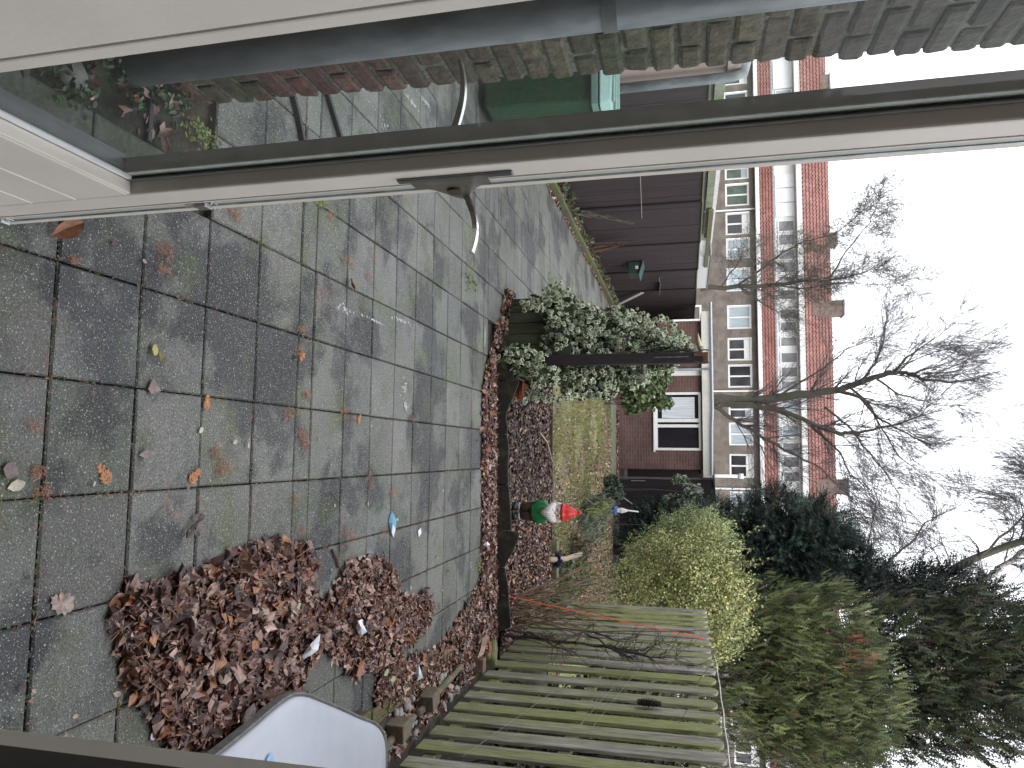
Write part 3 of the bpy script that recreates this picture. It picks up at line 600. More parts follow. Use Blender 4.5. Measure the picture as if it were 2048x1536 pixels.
def pebble(mb, x, y, z, r, sq=.65):
    prof_ = [(r*.05, -r*sq), (r*.6, -r*sq*.8), (r*.95, -r*sq*.3), (r, 0), (r*.9, r*sq*.4), (r*.55, r*sq*.82), (r*.05, r*sq)]
    M_ = Matrix.Rotation(rnd.uniform(0, 6), 3, 'Z') @ Matrix.Rotation(rnd.uniform(-.3, .3), 3, 'X'); mb.lathe(prof_, (x, y, z), 12, sx=rnd.uniform(.8, 1.25), M=M_, wob=.05)
for i in range(60):
    if i < 10: x, y, r_ = rnd.uniform(1.38, 1.46), 3.72+rnd.uniform(.1, .36), rnd.uniform(.012, .032)
    elif i < 20: x, y, r_ = rnd.uniform(1.40, 1.5), rnd.uniform(4.35, 4.75), rnd.uniform(.014, .03)
    else: x, y, r_ = rnd.uniform(1.50, 1.62), rnd.uniform(3.4, 5.6), rnd.uniform(.012, .028)
    mb = MB(); pebble(mb, x, y, .012+r_*.5, r_); tag(mb.build('pebble', STN, smooth=True, origin=(x, y, 0)), 'pale round pebble between the log edging and the picket fence', 'stone', 'pale pebbles by the picket fence')
mb = MB(); pebble(mb, -.965, 1.49, .03, .040, .7); tag(mb.build('cobblestone', mat('grey_cobble', (.17, .165, .15), .75, var=.15, bump=.3), smooth=True, origin=(-.985, 1.5, 0)), 'smooth grey cobblestone in the soil bed behind the glass', 'stone')
mb = MB(); pebble(mb, -1.0, 1.37, .03, .05, .7); tag(mb.build('cobblestone', MATS['grey_cobble'], smooth=True, origin=(-1.0, 1.37, 0)), 'partly hidden grey cobblestone behind the glass, nearest the hinge side', 'stone')
# kerb stones round the soil bed behind the glass
KM = mat('kerb_concrete', (.085, .088, .078), .85, col2=(.06, .068, .042), scale=8, var=.3, vs=60, bump=.5)
for i in range(4):
    y0 = .55+i*.345; tag(MB().box(-.905, -.825, y0, y0+.34, -.05, .018).build('bed_kerb', KM, bevel=.006, origin=(-.86, y0, 0)), ['kerb stone of the soil bed nearest the house wall', 'second kerb stone of the soil bed from the house', 'third kerb stone of the soil bed, with a leaf beside it', 'farthest kerb stone of the soil bed'][i], 'kerb stone', 'kerb stones of the soil bed')
tag(MB().box(-1.13, -.91, 1.78, 1.795, -.02, .022).build('steel_edge', GASK), 'dark metal strip lying across the soil bed', 'strip')
hp = [(-1.45, 2.58, .004), (-1.386, 2.625, .004), (-1.30, 2.67, .004), (-1.20, 2.74, .004), (-1.235, 2.86, .004), (-1.38, 2.985, .004), (-1.45, 3.01, .004), (-1.60, 2.86, .004)]
hb = MB()
for a, b in zip(hp[:-1], hp[1:]): hb.bar(a, b, .02, .035)
tag(hb.build('bent_strap', mat('black_strap', (.014, .014, .014), .5), bevel=.002), 'bent flat black strap lying on the slabs behind the glass', 'strap')
# ================================================================== GREY TUB bottom right of the upright view
tb = thing('storage_tub', (1.1, 2.4, 0), 'upturned white plastic tub with dark rim beside the leaf pile', 'tub')
oc = [(.845, 1.50), (.815, 1.93), (.775, 2.20), (.800, 2.31), (.86, 2.43), (.945, 2.60), (1.05, 2.80), (1.105, 2.92), (1.165, 3.00), (1.235, 3.045), (1.33, 3.05), (1.50, 3.04), (1.55, 2.9), (1.56, 1.6), (1.5, 1.45), (1.0, 1.40)]
oc = [(min(x*1.155, 1.61), y*1.155) for x, y in oc]
for _ in range(2): oc = [p for i in range(len(oc)) for p in ((oc[i][0]*.75+oc[(i+1) % len(oc)][0]*.25, oc[i][1]*.75+oc[(i+1) % len(oc)][1]*.25), (oc[i][0]*.25+oc[(i+1) % len(oc)][0]*.75, oc[i][1]*.25+oc[(i+1) % len(oc)][1]*.75))]
cen = np.array([1.30, 2.6])
def ring(f, z, dz=0): return [(cen[0]+(x-cen[0])*f, cen[1]+(y-cen[1])*f, z) for x, y in oc]
def loft(mb, rings):
    n = len(rings[0]); k = len(mb.v); 
    vs = [p for r_ in rings for p in r_]; fs = [(i*n+j, i*n+(j+1) % n, (i+1)*n+(j+1) % n, (i+1)*n+j) for i in range(len(rings)-1) for j in range(n)]
    fs.append(tuple((len(rings)-1)*n+j for j in range(n))); fs.append(tuple(range(n-1, -1, -1))); return mb.add(vs, fs)
zt_ = .105
loft(MB(), [ring(.80, .0), ring(.93, zt_-.02), ring(.965, zt_-.002), ring(.950, zt_+.012), ring(.86, zt_+.022), ring(.6, zt_+.03), ring(.3, zt_+.034), ring(.05, zt_+.035)]).build('tub_shell', mat('white_plastic', (.43, .45, .50), .35, col2=(.40, .42, .47), scale=2, var=.04, vs=12), tb, smooth=True)
loft(MB(), [ring(.97, zt_-.03), ring(1.0, zt_-.03), ring(1.0, zt_+.004), ring(.985, zt_+.008), ring(.966, zt_+.002)]).build('rim', mat('dirty_rim', (.13, .125, .12), .6, var=.3, vs=50), tb)
st = G(540, 1518, .14); tag(MB().lathe([(.022, 0), (.022, .001)], (st[0], st[1], .1395), 20, sx=.7).build('sticker', mat('blue_sticker', (.22, .42, .62), .5), tb), 'small pale blue round sticker')
# ================================================================== SCALLOPED BOARDS at the front of the bed
eb = thing('scalloped_edging', (.3, 5.95, 0), 'low scalloped wooden edging boards along the front of the leafy bed', 'edging')
tops = [(-.82, .09), (-.66, .095), (-.648, .140), (-.60, .145), (-.47, .090), (-.36, .045), (-.30, .035), (-.22, .05), (-.16, .045), (-.1, .058), (0, .065), (.12, .058), (.25, .062), (.38, .075), (.5, .085), (.62, .09), (.668, .088), (.678, .165), (.71, .160), (.84, .105), (.92, .055), (.96, .035), (1.0, .045), (1.1, .065), (1.2, .075), (1.3, .085), (1.4, .095), (1.46, .095), (1.49, .06), (1.5, .0)]
tx = [t[0]*.964 for t in tops]; tz = [t[1]*.964+.056 for t in tops]
cuts = [-.79, -.61, -.155, .26, .636, .935, 1.157, 1.446]
for a, b in zip(cuts[:-1], cuts[1:]):
    xs = [a+.003]+[x for x in tx if a+.01 < x < b-.01]+[b-.003]
    o_ = [(x, 5.94+.004*math.sin(a*9), float(np.interp(x, tx, tz))) for x in xs]+[(b-.003, 5.94+.004*math.sin(a*9), -.05), (a+.003, 5.94+.004*math.sin(a*9), -.05)]
    MB().extrude(o_, (0, .026, 0)).build('board', mat('dark_wet_board', (.020, .020, .016), .8, col2=(.045, .052, .026), scale=9, thr=(.5, .7), var=.3, vs=30, bump=.3), eb, bevel=.003)
tag(MB().box(-.9, .98, 8.335, 8.365, -.02, .055).build('rear_edging', mat('dark_wet_board2', (.05, .045, .032), .85, var=.3)), 'low dark board between the bark bed and the lawn', 'edging')
for x0, x1, l in ((.99, 1.12, 'mossy square block beside the bamboo stick, left of it'), (1.24, 1.50, 'mossy timber block behind the leafy bed, right of the bamboo stick')):
    tag(MB().box(x0, x1, 8.3, 8.42, 0, .12).build('timber_block', WOODM, bevel=.01, origin=((x0+x1)/2, 8.36, 0)), l, 'block')
tag(MB().tube([(1.16, 8.05, .07), (1.22, 8.6, .16), (1.24, 9.2, .26)], .030, 10).build('bamboo_stick', mat('pale_bamboo', (.36, .28, .20), .6, var=.12), smooth=True), 'pale beige wooden stick leaning up from the leafy bed', 'stick')
# purple ball of dried flowers on the stick
pf = Cloud(); n = 160; d = nr.normal(0, 1, (n, 3)); d /= np.linalg.norm(d, axis=1, keepdims=True)
pf.add(t_oval(.3, .1, .2), np.array([1.195, 8.3, .13])+d*np.array([.085, .04, .035])*nr.uniform(.5, 1, (n, 1)), frames(d+nr.normal(0, .3, (n, 3)), nr.normal(0, 1, (n, 3))), nr.uniform(.03, .05, n), pick([(.03, .03, .09), (.02, .02, .05), (.05, .055, .14)], n))
tag(pf.build('blue_bow', LEAFM), 'dark blue shiny bow tied round the pale stick', 'bow')
# flower pot
fp = thing('flower_pot', (-.56, 6.36, 0), 'terracotta flower pot behind the scalloped edging below the ivy', 'flower pot')
TC = mat('terracotta', (.26, .065, .032), .6, var=.12)
MB().lathe([(.060, .02), (.082, .125), (.086, .128), (.096, .13), (.098, .165), (.088, .167), (.083, .14), (.01, .138)], (-.565, 6.33, 0), 24).build('pot', TC, fp, smooth=False)
MB().lathe([(.083, .143), (.02, .15)], (-.565, 6.33, 0), 16).build('soil', SOIL, fp)
# ================================================================== BRICK OUTBUILDING
YS = 17.1
sh = thing('brick_outbuilding', (-1.4, YS, 0), 'low flat-roofed brick outbuilding with white fascia at the end of the garden', 'outbuilding')
SB = brick_mat('outbuilding_brick', (.135, .060, .052), (.095, .046, .042), (.115, .095, .085), .21, .0625, ms=.010)
wx0, wx1, wz0, wz1 = -1.42, -.10, .86, 1.88
wl = MB()
wl.box(-3.05, -1.96, YS, YS+.2, -.05, 1.90).box(-1.80, wx0, YS, YS+.2, -.05, 1.90).box(wx1, .33, YS, YS+.2, -.05, 1.90).box(wx0, wx1, YS, YS+.2, -.05, wz0)
wl.box(-3.05, -2.85, YS+.2, YS+4, 0, 1.9).box(.13, .33, YS+.2, YS+4, 0, 1.9).box(-3.05, .33, YS+3.8, YS+4, 0, 1.9)
wl.build('wall', SB, sh)
MB().box(-3.25, .50, YS-.14, YS+4.2, 1.905, 2.10).build('fascia', mat('dirty_white', (.58, .57, .53), .6, col2=(.44, .44, .38), scale=2.5, thr=(.5, .7), var=.06), sh, bevel=.004)
MB().box(-3.25, .50, YS-.14, YS+4.2, 2.103, 2.13).build('roof', mat('roof_felt', (.07, .07, .075), .9), sh)
MB().tube([(-3.45, YS-.19, 2.12), (-1.0, YS-.19, 2.125), (-.6, YS-.19, 2.105), (.44, YS-.19, 2.09)], .028, 8).build('gutter_pipe', mat('grey_zinc', (.36, .39, .43), .45, metal=.4), sh)
MB().tube([(-1.93, YS-.10, 0), (-1.93, YS-.10, 1.85), (-1.93, YS-.19, 2.1)], .030, 8).build('drainpipe', MATS['grey_zinc'], sh)
CURT = mat('net_curtain', (.62, .66, .70), .9, col2=(.5, .54, .58), scale=3, stretch=(8, 1, .4), var=.04)
DGL = mat('dark_window_glass', (.018, .016, .022), .08, spec=.6)
def window(parent, x0, x1, z0, z1, Y, fw, depth, lights, name='window', curtain=None, up=None):
    """lights: list of (x fraction start, end)"""
    f = MB(); f.box(x0, x1, Y, Y+depth, z0, z0+fw).box(x0, x1, Y, Y+depth, z1-fw, z1).box(x0, x0+fw, Y, Y+depth, z0+fw, z1-fw).box(x1-fw, x1, Y, Y+depth, z0+fw, z1-fw)
    for a in lights: xm = x0+(x1-x0)*a; f.box(xm-fw*.45, xm+fw*.45, Y+.002, Y+depth, z0+fw, z1-fw)
    if up: f.box(x0+fw, x1-fw, Y+.004, Y+depth, z0+(z1-z0)*up-.03, z0+(z1-z0)*up+.03)
    w = f.build(name, WHITE2, parent)
    MB().add([(x0+fw, Y+depth*.6, z0+fw), (x1-fw, Y+depth*.6, z0+fw), (x1-fw, Y+depth*.6, z1-fw), (x0+fw, Y+depth*.6, z1-fw)], [(0, 1, 2, 3)]).build('pane', curtain or DGL, w)
    return w
w_ = window(sh, wx0, wx1, wz0, wz1, YS-.02, .055, .1, [.535])
MB().box(wx0+.60, wx0+.80, YS-.018, YS+.05, wz0+.056, wz1-.056).build('mullion', WHITE2, w_)
MB().box(wx0+.11, wx0+.59, YS+.028, YS+.034, wz0+.15, wz1-.14).build('curtain', CURT, w_)
MB().box(wx0-.04, wx1+.04, YS-.05, YS-.021, wz0-.04, wz0+.0).build('sill', WHITE2, w_)
MB().box(-1.958, -1.802, YS+.01, YS+.08, 0, 1.90).build('door_post', WHITE2, sh)
# dark fence panel and passage to the right of the outbuilding
dg = thing('dark_garden_gate', (1.1, 17.2, 0), 'black-brown wooden panel right of the brick outbuilding', 'gate')
mb = MB(); x = .56
while x < 3.9: mb.box(x, x+.172, 17.18+rnd.uniform(0, .008), 17.21, .02, 2.14+.02*(x-.5)); x += .176
mb.build('boards', BROWNP, dg)
MB().box(.515, .556, 17.15, 17.23, 0, 2.10).build('frame_post', mat('grey_post', (.12, .115, .11), .8), dg, bevel=.004)
MB().add([(.33, 17.14, 2.10), (1.0, 17.14, 2.2), (4.0, 17.14, 2.28), (4.0, 17.14, 2.25), (1.0, 17.14, 2.17), (.33, 17.14, 2.07)], [(0, 1, 2, 3, 4, 5)])
tag(MB().bar((.36, 17.12, 2.13), (3.9, 17.12, 2.30), .06, .03).build('top_rail', BROWNP, dg), None)
tag(MB().bar((.605, 17.16, .30), (.60, 17.16, .62), .012, .035, up=(0, 1, 0)).build('bare_wood_mark', mat('bare_wood', (.42, .35, .25), .7), dg), 'pale split in the dark boards')
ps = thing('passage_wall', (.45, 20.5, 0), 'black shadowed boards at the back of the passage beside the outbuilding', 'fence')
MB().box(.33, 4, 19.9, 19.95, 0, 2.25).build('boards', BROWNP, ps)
rk = MB().tube([(.9, 16.5, .1), (1.42, 16.55, .84)], .014, 6); tag(rk.build('rake_handle', mat('grey_handle', (.42, .42, .44), .5)), 'thin pale grey pole leaning in front of the dark gate', 'pole')
tag(MB().tube([(1.13, 15.2, .33), (1.165, 15.3, .58)], .016, 6).build('white_pole', WHITE2), 'short white stick behind the small blue and white garden figure', 'stick')
# ================================================================== APARTMENT BLOCK
YB = 40.0
ab = thing('apartment_block', (-4, YB, 0), 'long brick apartment block with red tiled roofs and white dormer windows behind the garden', 'apartment block')
def bY(x): return YB+.03*(x+5.4)
MBR = brick_mat('block_brick', (.165, .128, .105), (.12, .095, .08), (.20, .185, .165), .21, .065, ms=.012, bump=.2)
XA, XZ = -31, 24
# windows rows -> wall is built of strips round the openings
up_w = [(130, 176), (190, 226), (318, 362), (370, 414), (427, 471), (478, 520), (537, 583), (611, 658), (676, 721), (729, 775), (800, 837), (845, 891), (908, 956), (983, 1030), (1040, 1075), (1090, 1135), (1160, 1205), (1225, 1270), (1310, 1355), (1365, 1410), (1490, 1540)]
WZ0, WZ1 = 3.72, 4.93
wall = MB(); xs_ = [(at(1480, a, YB)[0], at(1480, b, YB)[0]) for a, b in up_w]
xs_ = [( -22.5, -21.2), (-25.5, -24.2)]+xs_+[(17.5, 18.8), (20.2, 21.5)]
xs_.sort(); cur = XA
def wb_(x0, x1, z0, z1): wall.add([(x0, bY(x0), z0), (x1, bY(x1), z0), (x1, bY(x1), z1), (x0, bY(x0), z1)], [(0, 1, 2, 3)])
for a, b in xs_: wb_(cur, a, WZ0, WZ1); cur = b
wb_(cur, XZ, WZ0, WZ1); wb_(XA, XZ, WZ1, 5.35); wb_(XA, XZ, 0, WZ0)
wall.add([(XA, bY(XA), 0), (XA, 52, 0), (XA, 52, 6), (XA, bY(XA), 6)], [(0, 1, 2, 3)]).add([(XZ, bY(XZ), 0), (XZ, 52, 0), (XZ, 52, 6), (XZ, bY(XZ), 6)], [(0, 1, 2, 3)])
wall.build('wall', MBR, ab)
CUR2 = mat('pale_curtain', (.36, .42, .46), .7, var=.1, vs=3, stretch=(5, 1, 1)); GRN = mat('green_reflection_glass', (.06, .085, .06), .15, var=.4, vs=3); BLU = mat('pale_pane', (.42, .50, .56), .25, var=.1); RED = mat('red_brown_curtain', (.20, .09, .06), .8, var=.2, vs=3)
panes = [DGL, CUR2, DGL, DGL, GRN, GRN, DGL, CUR2, BLU, CUR2, DGL, DGL, DGL, CUR2, DGL, CUR2]
for i, (a, b) in enumerate(xs_):
    xm = (a+b)/2; w = window(ab, a, b, WZ0, WZ1, bY(xm)+.05, .09, .1, [.5], curtain=panes[i % 16])
    if i % 2 == 0: MB().box(a+.1, b-.1, bY(xm)+.09, bY(xm)+.095, WZ1-.38, WZ1-.1).build('blind', WHITE2 if i % 4 else CUR2, w)
for x0, x1 in ((at(1460, 1420, YB)[0], at(1460, 1468, YB)[0]),):
    xm = (x0+x1)/2; window(ab, x0, x1, 3.05, 3.95-.3, bY(xm)-.04, .09, .1, [], curtain=RED)
# ground floor windows (hidden behind the outbuilding from here)
for x0 in range(-28, 22, 4): window(ab, x0, x0+1.6, .9, 2.4, bY(x0+.8)-.05, .1, .1, [.5])
def slab(x0, x1, y, z0, z1, d, name, M, **k):
    mb = MB(); n_ = 2
    vs = [(x0, bY(x0)+y, z0), (x1, bY(x1)+y, z0), (x1, bY(x1)+y+d, z0), (x0, bY(x0)+y+d, z0), (x0, bY(x0)+y, z1), (x1, bY(x1)+y, z1), (x1, bY(x1)+y+d, z1), (x0, bY(x0)+y+d, z1)]
    return mb.add(vs, [(3, 2, 1, 0), (4, 5, 6, 7), (0, 1, 5, 4), (1, 2, 6, 5), (2, 3, 7, 6), (3, 0, 4, 7)]).build(name, M, ab)
slab(XA, XZ, -.45, 5.22, 5.42, .6, 'gutter', WHITE2)
TILE = mat('red_roof_tiles', (1, 1, 1), .75, attr=True, var=.2, vs=3, col2=(.20, .085, .07), scale=.7, thr=(.4, .7))
def pantiles(name, y0, z0, y1, z1, nrow):
    P = 5; tw = .235; nx = int((XZ-XA)/tw); V = []; F = []; C = []
    for r_ in range(nrow):
        t0, t1 = r_/nrow, (r_+1)/nrow+.03
        for side, t in ((0, t0), (1, t1)):
            for i in range(nx*P+1):
                x = XA+i*tw/P; ph = (i % P)/P+(.18*t*nrow); w = .024*math.sin(2*math.pi*ph)+.011*math.sin(4*math.pi*ph); off = w+(.05 if side == 0 else .0)
                V.append((x, bY(x)+y0+(y1-y0)*t-off*.6, z0+(z1-z0)*t+off*.8))
        b = len(V)-2*(nx*P+1)
        for i in range(nx*P):
            F.append((b+i, b+i+1, b+nx*P+1+i+1, b+nx*P+1+i))
        for i in range(nx):
            q = rnd.uniform(.85, 1.15); C += [(.25*q, .118*q, .10*q)]*P
    mb = MB(); mb.v = V; mb.f = F; mb.c = C
    me = bpy.data.meshes.new(name); me.from_pydata([(v[0]+4, v[1]-YB, v[2]) for v in V], [], F); a = me.attributes.new('Col', 'FLOAT_COLOR', 'FACE'); a.data.foreach_set('color', np.array([(c[0], c[1], c[2], 1) for c in C], dtype=np.float32).ravel())
    me.materials.append(TILE); o = bpy.data.objects.new(name, me); col_.objects.link(o); o.parent = ab; return o
pantiles('lower_roof', -.30, 5.42, .25, 6.22, 5)
slab(XA, XZ, .18, 6.16, 6.24, .3, 'lead_flashing', mat('lead', (.30, .33, .37), .5))
pantiles('upper_roof', -.05, 7.58, 2.0, 9.22, 8)
slab(XA, XZ, 1.95, 9.12, 9.24, .25, 'ridge', mat('ridge_tiles', (.24, .10, .08), .8, var=.3, vs=8))
MB().add([(XA, bY(XA)+2.2, 9.2), (XZ, bY(XZ)+2.2, 9.2), (XZ, 50, 6), (XA, 50, 6)], [(0, 1, 2, 3)]).build('rear_roof', MATS['roof_felt'], ab)
slab(XA, XZ, -.15, 7.30, 7.46, .5, 'dormer_fascia', WHITE2)
slab(XA, XZ, -.10, 7.465, 7.58, .45, 'dormer_gutter', mat('cream_fascia', (.55, .54, .50), .6, var=.1))
slab(XA, XZ, .40, 6.22, 7.32, .05, 'dormer_wall', WHITE2)
dw = [(120, 177), (179, 204), (207, 231), (235, 262), (265, 290), (438, 462), (465, 489), (495, 518), (520, 544), (549, 570), (576, 598), (615, 637), (640, 661), (671, 692), (702, 725), (731, 754), (759, 779), (798, 825), (848, 874), (884, 907), (912, 936), (943, 965), (982, 1008), (1012, 1036), (1045, 1068), (1080, 1105), (1110, 1135), (1150, 1175), (1190, 1215), (1240, 1265), (1400, 1425), (1430, 1455)]
dp_ = [CUR2, DGL, mat('grey_pane', (.20, .20, .22), .2, var=.3, vs=2), MATS['grey_pane']]
for i, (a, b) in enumerate(dw[1:]):
    x0, x1 = at(1580, a, YB)[0], at(1580, b, YB)[0]; xm = (x0+x1)/2
    window(ab, x0, x1, 6.38, 7.25, bY(xm)+.33, .06, .08, [], curtain=dp_[0] if i in (0, 1, 16, 17) else dp_[2+(i % 2)])
for a, b in ((347, 373), (375, 402), (404, 431), (120, 177)):
    x0, x1 = at(1580, a, YB)[0], at(1580, b, YB)[0]; MB().box(x0, x1, bY(x0)+.34, bY(x0)+.39, 6.30, 7.28).build('cladding_panel', mat('bright_cladding', (.78, .80, .82), .5), ab)
for py in (423, 782, 978): 
    x = at(1480, py, YB)[0]; MB().tube([(x, bY(x)-.08, 2.5), (x, bY(x)-.08, 5.25)], .05, 6).build('drainpipe', WHITE2, ab)
for a, b, z0, z1, y in ((128, 157, 8.6, 9.35, 1.6), (450, 475, 8.6, 9.5, 1.6), (598, 627, 7.7, 9.55, .5), (960, 990, 7.8, 9.55, .6)):
    x0, x1 = at(1650, a, YB)[0], at(1650, b, YB)[0]
    c_ = MB().box(x0, x1, bY(x0)+y, bY(x0)+y+.9, z0, z1).build('chimney', mat('chimney_brick', (.17, .13, .11), .9, var=.25, vs=6), ab)
    MB().box(x0-.06, x1+.06, bY(x0)+y-.06, bY(x0)+y+.96, z1+.002, z1+.07).build('cap', MATS['lead'], c_)
    MB().box(x0-.1, x1+.1, bY(x0)+y-.12, bY(x0)+y-.01, z0-.05, z0+.15).build('flashing', MATS['lead'], c_)
lp = thing('white_flue', (3.5, 22, 0), 'white flue pipe rising above the dark gate right of the outbuilding', 'flue')
fx = at(1445, 952, 21.5); MB().tube([(fx[0], 21.5, 1.9), (fx[0], 21.5, 2.95)], .045, 12).build('pipe', WHITE2, lp, smooth=True); MB().tube([(fx[0], 21.5, 2.95), (fx[0], 21.5, 3.08)], .075, 12).build('cowl', WHITE2, lp, smooth=True)

# ================================================================== TREES
def wob_path(pts, seg=4, w=.02):
    P = [Vector(p) for p in pts]; out = [P[0]]
    for a, b in zip(P[:-1], P[1:]):
        L_ = (b-a).length
        for k in range(1, seg+1):
            q = a.lerp(b, k/seg)
            if k < seg: q = q+Vector((rnd.uniform(-w, w), rnd.uniform(-w, w), rnd.uniform(-w, w)))*L_
            out.append(q)
    return out
def grow(mb, p, d, L, r, depth, o):
    n = max(3, int(L/o['seg'])); pts = [p]; rs = [r]; d = d.normalized(); q = p
    for i in range(n):
        c = o['curl']; d = (d+Vector((rnd.gauss(0, c), rnd.gauss(0, c), rnd.gauss(0, c)))+Vector(o['bias'])*o['bk']).normalized()
        q = q+d*(L/n); pts.append(q); rs.append(max(o['rmin'], r*(1-.75*(i+1)/n)))
    mb.tube(pts, rs, 5 if r > .03 else (4 if r > .012 else 3), cap=False)
    if depth > 0:
        k = int(o['kids'][depth-1]*rnd.uniform(.8, 1.2)+.5)
        for j in range(k):
            i = min(n-1, int(n*rnd.uniform(.15, 1))); dd = (pts[i+1]-pts[i]).normalized()
            sd = Vector((rnd.gauss(0, 1), rnd.gauss(0, o.get('flat', .7)), rnd.gauss(0, 1))); sd = (sd-dd*sd.dot(dd)).normalized()
            a = rnd.uniform(*o['ang']); grow(mb, pts[i], dd*math.cos(a)+sd*math.sin(a), L*rnd.uniform(.45, .8)*o.get('sh', 1), max(o['rmin'], rs[i]*.6), depth-1, o)
def limb_tree(name, label, Y, limbs, M, o, crowns=2):
    b = at(*limbs[0][0][0][:2], Y); root = thing(name, (b[0], Y, 0), label, 'tree')
    trunk = MB(); tw = MB()
    for pts, r0, r1, kids, jY in limbs:
        n = len(pts); W3 = [Vector(at(x, y, Y+jY*(i/(n-1)))) for i, (x, y) in enumerate(pts)]
        if name == 'bare_tree' and pts is limbs[0][0]: W3 = [Vector((W3[0].x+.05, Y, -.1))]+W3
        P = wob_path(W3, 4, .035); m_ = len(P); rs = [(r0+(r1-r0)*(i/(m_-1))**.8)*.88 for i in range(m_)]
        trunk.tube(P, rs, 9 if r0 > .08 else 6, cap=False)
        for j in range(int(kids*1.35)):
            i = min(m_-2, int(m_*rnd.uniform(.15, 1))); dd = (P[i+1]-P[i]).normalized()
            sd = Vector((rnd.gauss(0, 1), rnd.gauss(0, .6), rnd.gauss(.15, .8))); sd = (sd-dd*sd.dot(dd)).normalized(); a = rnd.uniform(.3, 1.0)
            grow(tw, P[i], dd*math.cos(a)+sd*math.sin(a), o['L']*rnd.uniform(.5, 1.15)*(1-.25*i/m_), max(o['rmin']*1.6, min(rs[i]*.35, .022)), crowns, o)
        # leader continues as twigs
        for j in range(2): grow(tw, P[-1], (P[-1]-P[-3]).normalized()+Vector((rnd.gauss(0, .25), rnd.gauss(0, .25), rnd.gauss(0, .25))), o['L']*.8, r1*.8, crowns, o)
    trunk.build('trunk', M, root, smooth=True); tw.build('twigs', o.get('tm', M), root); return root
TWM = mat('twig_bark', (.085, .075, .078), .9, var=.2); TWM2 = mat('willow_twig', (.12, .115, .10), .9, var=.2)
ob = dict(seg=.24, curl=.085, bias=(0, 0, 1), bk=.035, rmin=.0036, kids=[5, 6], ang=(.2, .62), L=1.6, tm=TWM)
limb_tree('bare_tree', 'big bare tree with spreading fan of twigs behind the brick outbuilding', 24, [
    ([(1425, 800), (1500, 801), (1560, 795), (1640, 785), (1680, 780), (1720, 765), (1780, 745), (1812, 745), (1850, 760), (1900, 765), (1950, 758)], .23, .02, 34, .5),
    ([(1440, 808), (1500, 810), (1560, 820), (1620, 845), (1680, 868), (1730, 862), (1790, 850), (1840, 832)], .13, .018, 20, -1.2),
    ([(1428, 812), (1470, 840), (1530, 878), (1580, 905), (1640, 935), (1690, 985)], .085, .02, 16, 1.2),
    ([(1680, 782), (1720, 795), (1755, 835), (1800, 860), (1860, 888)], .075, .015, 16, -.9),
    ([(1722, 765), (1750, 728), (1765, 690), (1770, 650), (1775, 615)], .06, .012, 12, .8),
    ([(1790, 745), (1812, 715), (1850, 690), (1905, 650)], .045, .01, 12, -.7),
    ([(1700, 775), (1735, 805), (1765, 860), (1800, 915), (1850, 950)], .055, .012, 16, .9),
    ([(1550, 797), (1600, 765), (1650, 735), (1690, 700), (1740, 680)], .045, .01, 10, -.8),
    ([(1650, 815), (1695, 850), (1740, 905), (1780, 960), (1800, 990)], .045, .012, 14, 1.3),
    ([(1620, 850), (1680, 905), (1700, 950), (1750, 985)], .045, .012, 12, -1.4),
    ([(1850, 760), (1900, 735), (1950, 715)], .025, .008, 7, .4), ([(1750, 755), (1800, 790), (1870, 810), (1930, 812)], .04, .008, 12, -.4),
    ([(1780, 748), (1830, 720), (1880, 700), (1930, 690)], .03, .008, 9, .3),
    ([(1500, 860), (1540, 930), (1560, 960)], .03, .01, 6, .5)], BARK, ob)
oc_ = dict(seg=.09, curl=.33, bias=(0, 0, 1), bk=.10, rmin=.0042, kids=[6, 7], ang=(.3, 1.0), L=1.35, tm=TWM2)
limb_tree('curly_willow', 'smaller bare tree with curly twisted twigs, left of the big bare tree', 27, [
    ([(1400, 578), (1500, 572), (1600, 562), (1660, 560), (1720, 548), (1770, 528)], .11, .012, 38, .4),
    ([(1470, 574), (1520, 540), (1565, 505), (1610, 482), (1665, 470), (1700, 445), (1735, 415)], .055, .01, 32, -.9),
    ([(1540, 570), (1600, 577), (1700, 565), (1780, 568), (1850, 575)], .04, .006, 14, .6),
    ([(1480, 575), (1530, 610), (1590, 645)], .04, .01, 10, .6),
    ([(1660, 558), (1690, 505), (1740, 445), (1760, 390)], .04, .008, 14, -.5),
    ([(1440, 576), (1480, 520), (1490, 490)], .035, .01, 9, .5)], BARK, oc_)
obi = dict(seg=.13, curl=.10, bias=(0, 0, -1), bk=.16, rmin=.004, kids=[7, 8], ang=(.3, .9), L=1.5, tm=TWM)
limb_tree('leaning_bare_tree', 'leaning bare brown-trunked tree with drooping twigs behind the conifers', 20, [
    ([(1400, 1430), (1600, 1320), (1830, 1182), (1900, 1146), (1960, 1112), (2060, 1078), (2250, 1010), (2500, 940)], .17, .06, 26, .3),
    ([(1715, 1165), (1735, 1105), (1742, 1060), (1750, 1020)], .04, .01, 8, .5),
    ([(1725, 1165), (1780, 1120), (1830, 1078), (1850, 1045), (1900, 1022)], .05, .01, 12, -.5),
    ([(2060, 1078), (2160, 1000), (2260, 900), (2330, 860)], .05, .01, 22, -.6), ([(2050, 1090), (2150, 1050), (2300, 980)], .05, .01, 14, .9), ([(1960, 1112), (2040, 1040), (2100, 960), (2130, 900)], .04, .01, 22, .9)], BARK, obi)
limb_tree('silver_birch', 'pale white-barked birch trunk leaning up behind the conifers, beside the brown-trunked tree', 21, [([(1400, 1500), (1800, 1290), (1950, 1184), (2000, 1134), (2060, 1096), (2250, 1030), (2400, 1000)], .12, .05, 12, 1.2)], BARKB, obi)
o2 = dict(obi); o2['bk'] = .05; o2['bias'] = (0, 0, 1)
